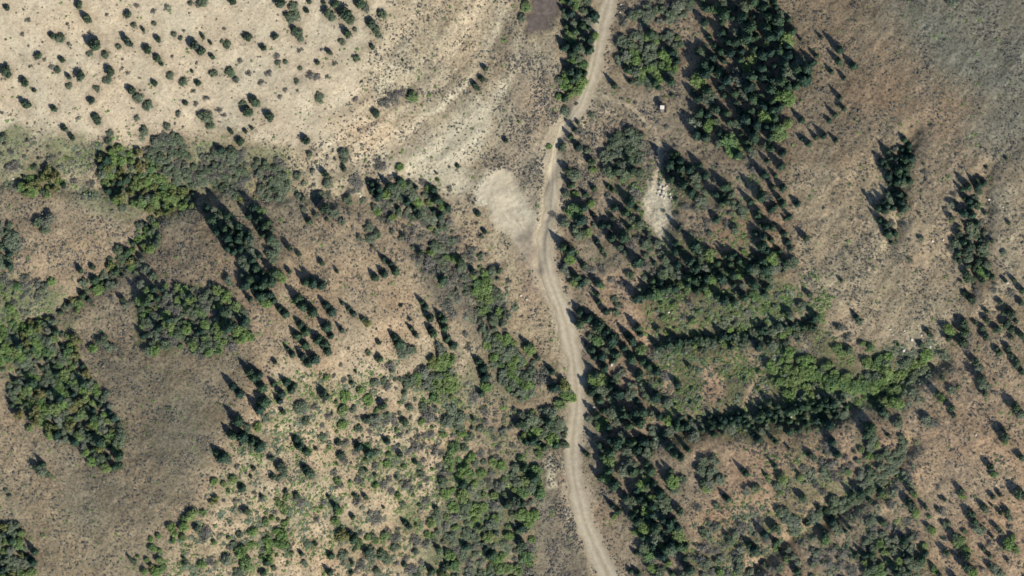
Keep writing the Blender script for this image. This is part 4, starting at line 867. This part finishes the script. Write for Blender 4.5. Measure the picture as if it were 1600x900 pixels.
SAGE = [(z_, d_ * 1.25) for z_, d_ in SAGE]
cover("sagebrush", "low grey sagebrush speckling the dry ground everywhere", "sagebrush", SAGE, M_SAGE, .38, .75, .8, 1, 26, 1.3)
GRASS = [(ALL, .30), ([(-40,-40),(610,-40),(540,200),(0,215),(-40,215)], .10), ([(1200,-40),(1640,-40),(1640,560),(1250,540)], .6), ([(0,300),(460,330),(440,560),(300,800),(0,940)], .5)]
cover("bunch_grass", "dry pale bunch grass tufts on the slopes", "dry grass", GRASS, M_GRASS, .25, .5, .7, 2, 30, 1.0)
GREEN = [(ALL, .02), ([(1000,440),(1300,440),(1330,680),(1040,690)], .6), ([(340,740),(400,600),(640,560),(850,640),(840,940),(240,940)], .32), ([(690,715),(850,735),(840,930),(680,930)], .6), ([(0,210),(450,240),(450,320),(0,300)], .16),
 ([(1340,540),(1480,540),(1440,640),(1340,640)], .4), ([(1200,690),(1400,700),(1460,940),(1060,940),(1100,820)], .16), ([(0,430),(90,440),(60,520),(0,600)], .4), ([(950,250),(1180,270),(1180,400),(980,420)], .25)]
cover("low_brush", "low green brush and weeds between the larger shrubs", "brush", GREEN, LM['b'], .45, 1.15, .45, 3, 34, 1.6)

MAT = [(ALL, 0), ([(340,740),(420,640),(500,580),(640,550),(740,600),(700,700),(690,940),(220,940),(260,850)], .16), ([(690,715),(850,735),(840,930),(680,930)], .3), ([(1180,560),(1460,540),(1440,640),(1200,630)], .3),
 ([(1000,450),(1240,440),(1290,540),(1200,640),(1020,650)], .16), ([(1100,800),(1420,690),(1460,940),(1060,940)], .14), ([(0,430),(90,440),(60,510),(0,570)], .3), ([(580,300),(700,340),(800,480),(780,520),(640,420)], .2), ([(0,215),(450,240),(450,320),(0,300)], .14)]
cover("scrub_mat", "ragged mats of low green scrub merging over the slopes", "scrub", MAT, LM['o'], .9, 2.0, .32, 4, 20, 3.0)
# leaf litter darkens the bare soil beneath and around each trunk
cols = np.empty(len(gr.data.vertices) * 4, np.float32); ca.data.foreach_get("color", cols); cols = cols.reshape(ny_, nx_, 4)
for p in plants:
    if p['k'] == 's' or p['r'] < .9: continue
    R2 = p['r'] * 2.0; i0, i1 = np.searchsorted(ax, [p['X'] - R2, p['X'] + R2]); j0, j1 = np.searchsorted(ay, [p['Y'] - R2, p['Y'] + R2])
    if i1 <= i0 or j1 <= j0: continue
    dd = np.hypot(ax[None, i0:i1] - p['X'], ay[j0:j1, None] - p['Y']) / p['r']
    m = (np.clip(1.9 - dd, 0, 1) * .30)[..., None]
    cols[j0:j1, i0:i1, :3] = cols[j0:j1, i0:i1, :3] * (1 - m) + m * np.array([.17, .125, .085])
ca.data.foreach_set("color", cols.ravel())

# ------------------------------------------------------------------ rocks
def rock_mesh(seed, flat=.6, sub=2):
    import bmesh
    bm = bmesh.new(); bmesh.ops.create_icosphere(bm, subdivisions=sub, radius=1); g = np.random.default_rng(seed)
    pl = g.normal(size=(9, 3)); pl /= np.linalg.norm(pl, axis=1)[:, None]; dd = g.uniform(.55, .85, 9)
    for v in bm.verts:
        c = np.array(v.co)
        for n_1, d_1 in zip(pl, dd):
            t = c @ n_1 - d_1
            if t > 0: c = c - n_1 * t
        v.co = (c[0], c[1] * .8, c[2] * flat)
    me = bpy.data.meshes.new("boulder"); bm.to_mesh(me); bm.free(); me.materials.append(M_ROCK); return me
RM = [rock_mesh(i) for i in range(6)]
def rock(name, x, y, r, parent=None, lab=None, grp=None, cat='boulder', dz=0.25, zs=1.0):
    X, Y, Z = place(x, y); o = link(bpy.data.objects.new(name, RM[R.randrange(6)]))
    o.location = (X, Y, Z + r * dz); o.rotation_euler = (R.uniform(-.2, .2), R.uniform(-.2, .2), R.random() * 6.28); o.scale = (r, r, r * zs)
    if lab: tag(o, lab, cat, grp)
    return o
BLD = [(562,302,.7,'pale boulder at the left end of the dark thicket in the draw'),(563,306,.9,'pale boulder just under the first at the draw thicket'),(592,327,.9,'brightest boulder in the rubble below the draw thicket'),(590,319,.5,'small boulder above the brightest one in the draw rubble'),
 (602,318,.5,'small boulder right of the draw rubble'),(581,328,.5,'small boulder left of the brightest one in the draw rubble'),(700,386,.6,'pale boulder in the grey rubbly band'),(438,310,.7,'pinkish boulder beside the small oak clump'),
 (20,279,.8,'pale boulder at the left end of the brushy draw'),(970,7,.7,'white boulder right of the road at the top'),(969,19,.6,'pale boulder just below the white one at the road top'),(956,570,1.0,'pale boulder among roadside conifers'),
 (943,582,.7,'smaller pale boulder left of the roadside conifers'),(1391,514,.7,'pale boulder on the open tan slope'),(1395,523,.6,'pale boulder under its twin on the tan slope'),(1413,517,.5,'small boulder right of the tan slope pair'),
 (1425,531,.9,'big pale boulder at the stony ledge'),(1440,524,.7,'boulder at the right of the stony ledge'),(1454,542,.8,'white boulder beside a dark juniper by the ledge'),(1412,548,.9,'flat boulder at the foot of the stony ledge'),
 (1574,442,.9,'white boulder near the right edge tree line'),(1546,312,.8,'boulder at the pale break right of the tree line'),(1537,330,.7,'boulder right of the broken tree line'),(1567,323,.6,'small boulder on the pale shelf at right'),
 (1457,377,.8,'pinkish boulder on the shelf between tree lines'),(1474,375,.6,'small boulder right of the pinkish one'),(1294,811,.9,'white boulder against a dark tree near the pale saddle'),(1236,651,.8,'pale boulder in the lowest dark tree band'),
 (1167,672,.6,'pale boulder under the lowest dark tree band'),(1083,420,.6,'pale speck boulder below the thicket right of the chalky slope'),(1029,813,.9,'pale boulder in the bottom roadside grove'),(955,760,.7,'grey boulder by the left edge of the roadside grove'),
 (927,636,.8,'pale boulder beside the road at the conifers'),(973,724,.8,'pale grey boulder deep in the roadside conifers'),(1290,705,.5,'small pale boulder near the brush-lined gully'),(1525,680,.7,'boulder on the bare tan slope at right'),
 (1556,758,.6,'pale boulder in the spotted lower right slope'),(1180,457,.7,'pale boulder above the scrub strip'),(1045,488,.6,'grey boulder in the pale green scrub strip'),(814,462,.7,'pale boulder on the stony ground left of the road'),(823,468,.6,'second pale boulder left of the road'),
 (739,271,.5,'small pale boulder at the foot of the pale wash'),(602,240,.5,'small boulder on the dry middle of the draw')]
for x, y, r, l in BLD: rock("boulder", x, y, r, lab=l, grp="pale boulders on the slopes")
ro = link(bpy.data.objects.new("rock_outcrop", None)); ox_, oy_, oz_ = place(1036, 297); ro.location = (ox_, oy_, oz_)
tag(ro, "pale blocky rock outcrop at the top of the bare chalky slope", "rock outcrop")
for x, y, r, zs in [(a_, b_, c_ * .75, d_) for a_, b_, c_, d_ in [(1032,291,1.2,1.2),(1037,294,1.3,1.3),(1041,291,1.0,1),(1030,298,1.3,1),(1036,301,1.6,1.3),(1040,303,1.1,1),(1034,307,1.2,.8),(1028,304,.9,.8),(1038,309,.9,.9),(1047,303,1.0,1.3),(1048,308,.8,1),(1031,285,.8,.8)]]:
    q = rock("rock_block", x, y, r, zs=zs); wl = q.location.copy(); q.parent = ro; q.location = (wl[0] - ox_, wl[1] - oy_, wl[2] - oz_)

# ------------------------------------------------------------------ the little shed
def box(name, c, s, mat, parent, bev=.02):
    import bmesh
    bm = bmesh.new(); bmesh.ops.create_cube(bm, size=1)
    for v in bm.verts: v.co = (v.co[0] * s[0], v.co[1] * s[1], v.co[2] * s[2])
    bmesh.ops.bevel(bm, geom=list(bm.edges), offset=min(bev, min(s) * .3), segments=1, affect='EDGES')
    me = bpy.data.meshes.new(name); bm.to_mesh(me); bm.free(); me.materials.append(mat)
    o = link(bpy.data.objects.new(name, me)); o.parent = parent; o.location = c; return o
sx_, sy_, sz_ = place(1036.5, 169)
shed = link(bpy.data.objects.new("shed", None)); shed.location = (sx_, sy_, sz_); shed.rotation_euler = (0, 0, math.radians(-2)); shed.scale = (1.05, 1.05, 1.3)
tag(shed, "tiny shed with a bright cream roof and a darker lean-to on the sage flat", "shed")
M_WOOD = plain_material("weathered_wood", (.12,.095,.075), .3, 5); M_TIN = plain_material("cream_tin", (.86,.78,.66), .05, 3, .5)
M_TAR = plain_material("dark_tar_paper", (.045,.04,.042), .25, 3); M_GREYTIN = plain_material("rusty_grey_tin", (.24,.20,.17), .25, 3); M_GLASS = plain_material("dark_glass", (.03,.035,.04), .1, 2, .2)
box("floor", (0, 0, .0), (2.6, 3.4, .5), M_WOOD, shed)
box("wall", (-.55, .3, 1.35), (1.5, 2.0, 2.2), M_WOOD, shed)
rf = box("roof", (-.60, .25, 2.52), (1.9, 1.7, .10), M_TIN, shed); rf.rotation_euler = (math.radians(-4), 0, 0)
rt = box("roof", (-.45, 1.65, 2.30), (1.9, 1.1, .08), M_TAR, shed); rt.rotation_euler = (math.radians(-8), 0, 0)
lt_ = box("lean_to_roof", (.85, -.6, 2.0), (1.0, 2.9, .08), M_TAR, shed); lt_.rotation_euler = (0, math.radians(10), 0)
pr = box("porch_roof", (-.55, -1.25, 2.1), (1.5, 1.2, .07), M_GREYTIN, shed); pr.rotation_euler = (math.radians(12), 0, 0)
for a, b in ((1.2, -1.9), (1.2, .75), (-1.15, -1.75)): box("post", (a, b, 1.05), (.12, .12, 1.75), M_WOOD, shed)
dr = box("door", (-.55, -.72, 1.2), (.75, .05, 1.85), M_GREYTIN, shed); box("handle", (.28, -.05, 0), (.04, .06, .14), M_TIN, dr, .005)
wn = box("window", (-1.33, .4, 1.6), (.06, .7, .6), M_WOOD, shed); box("pane", (-.03, 0, 0), (.03, .56, .46), M_GLASS, wn, .004)
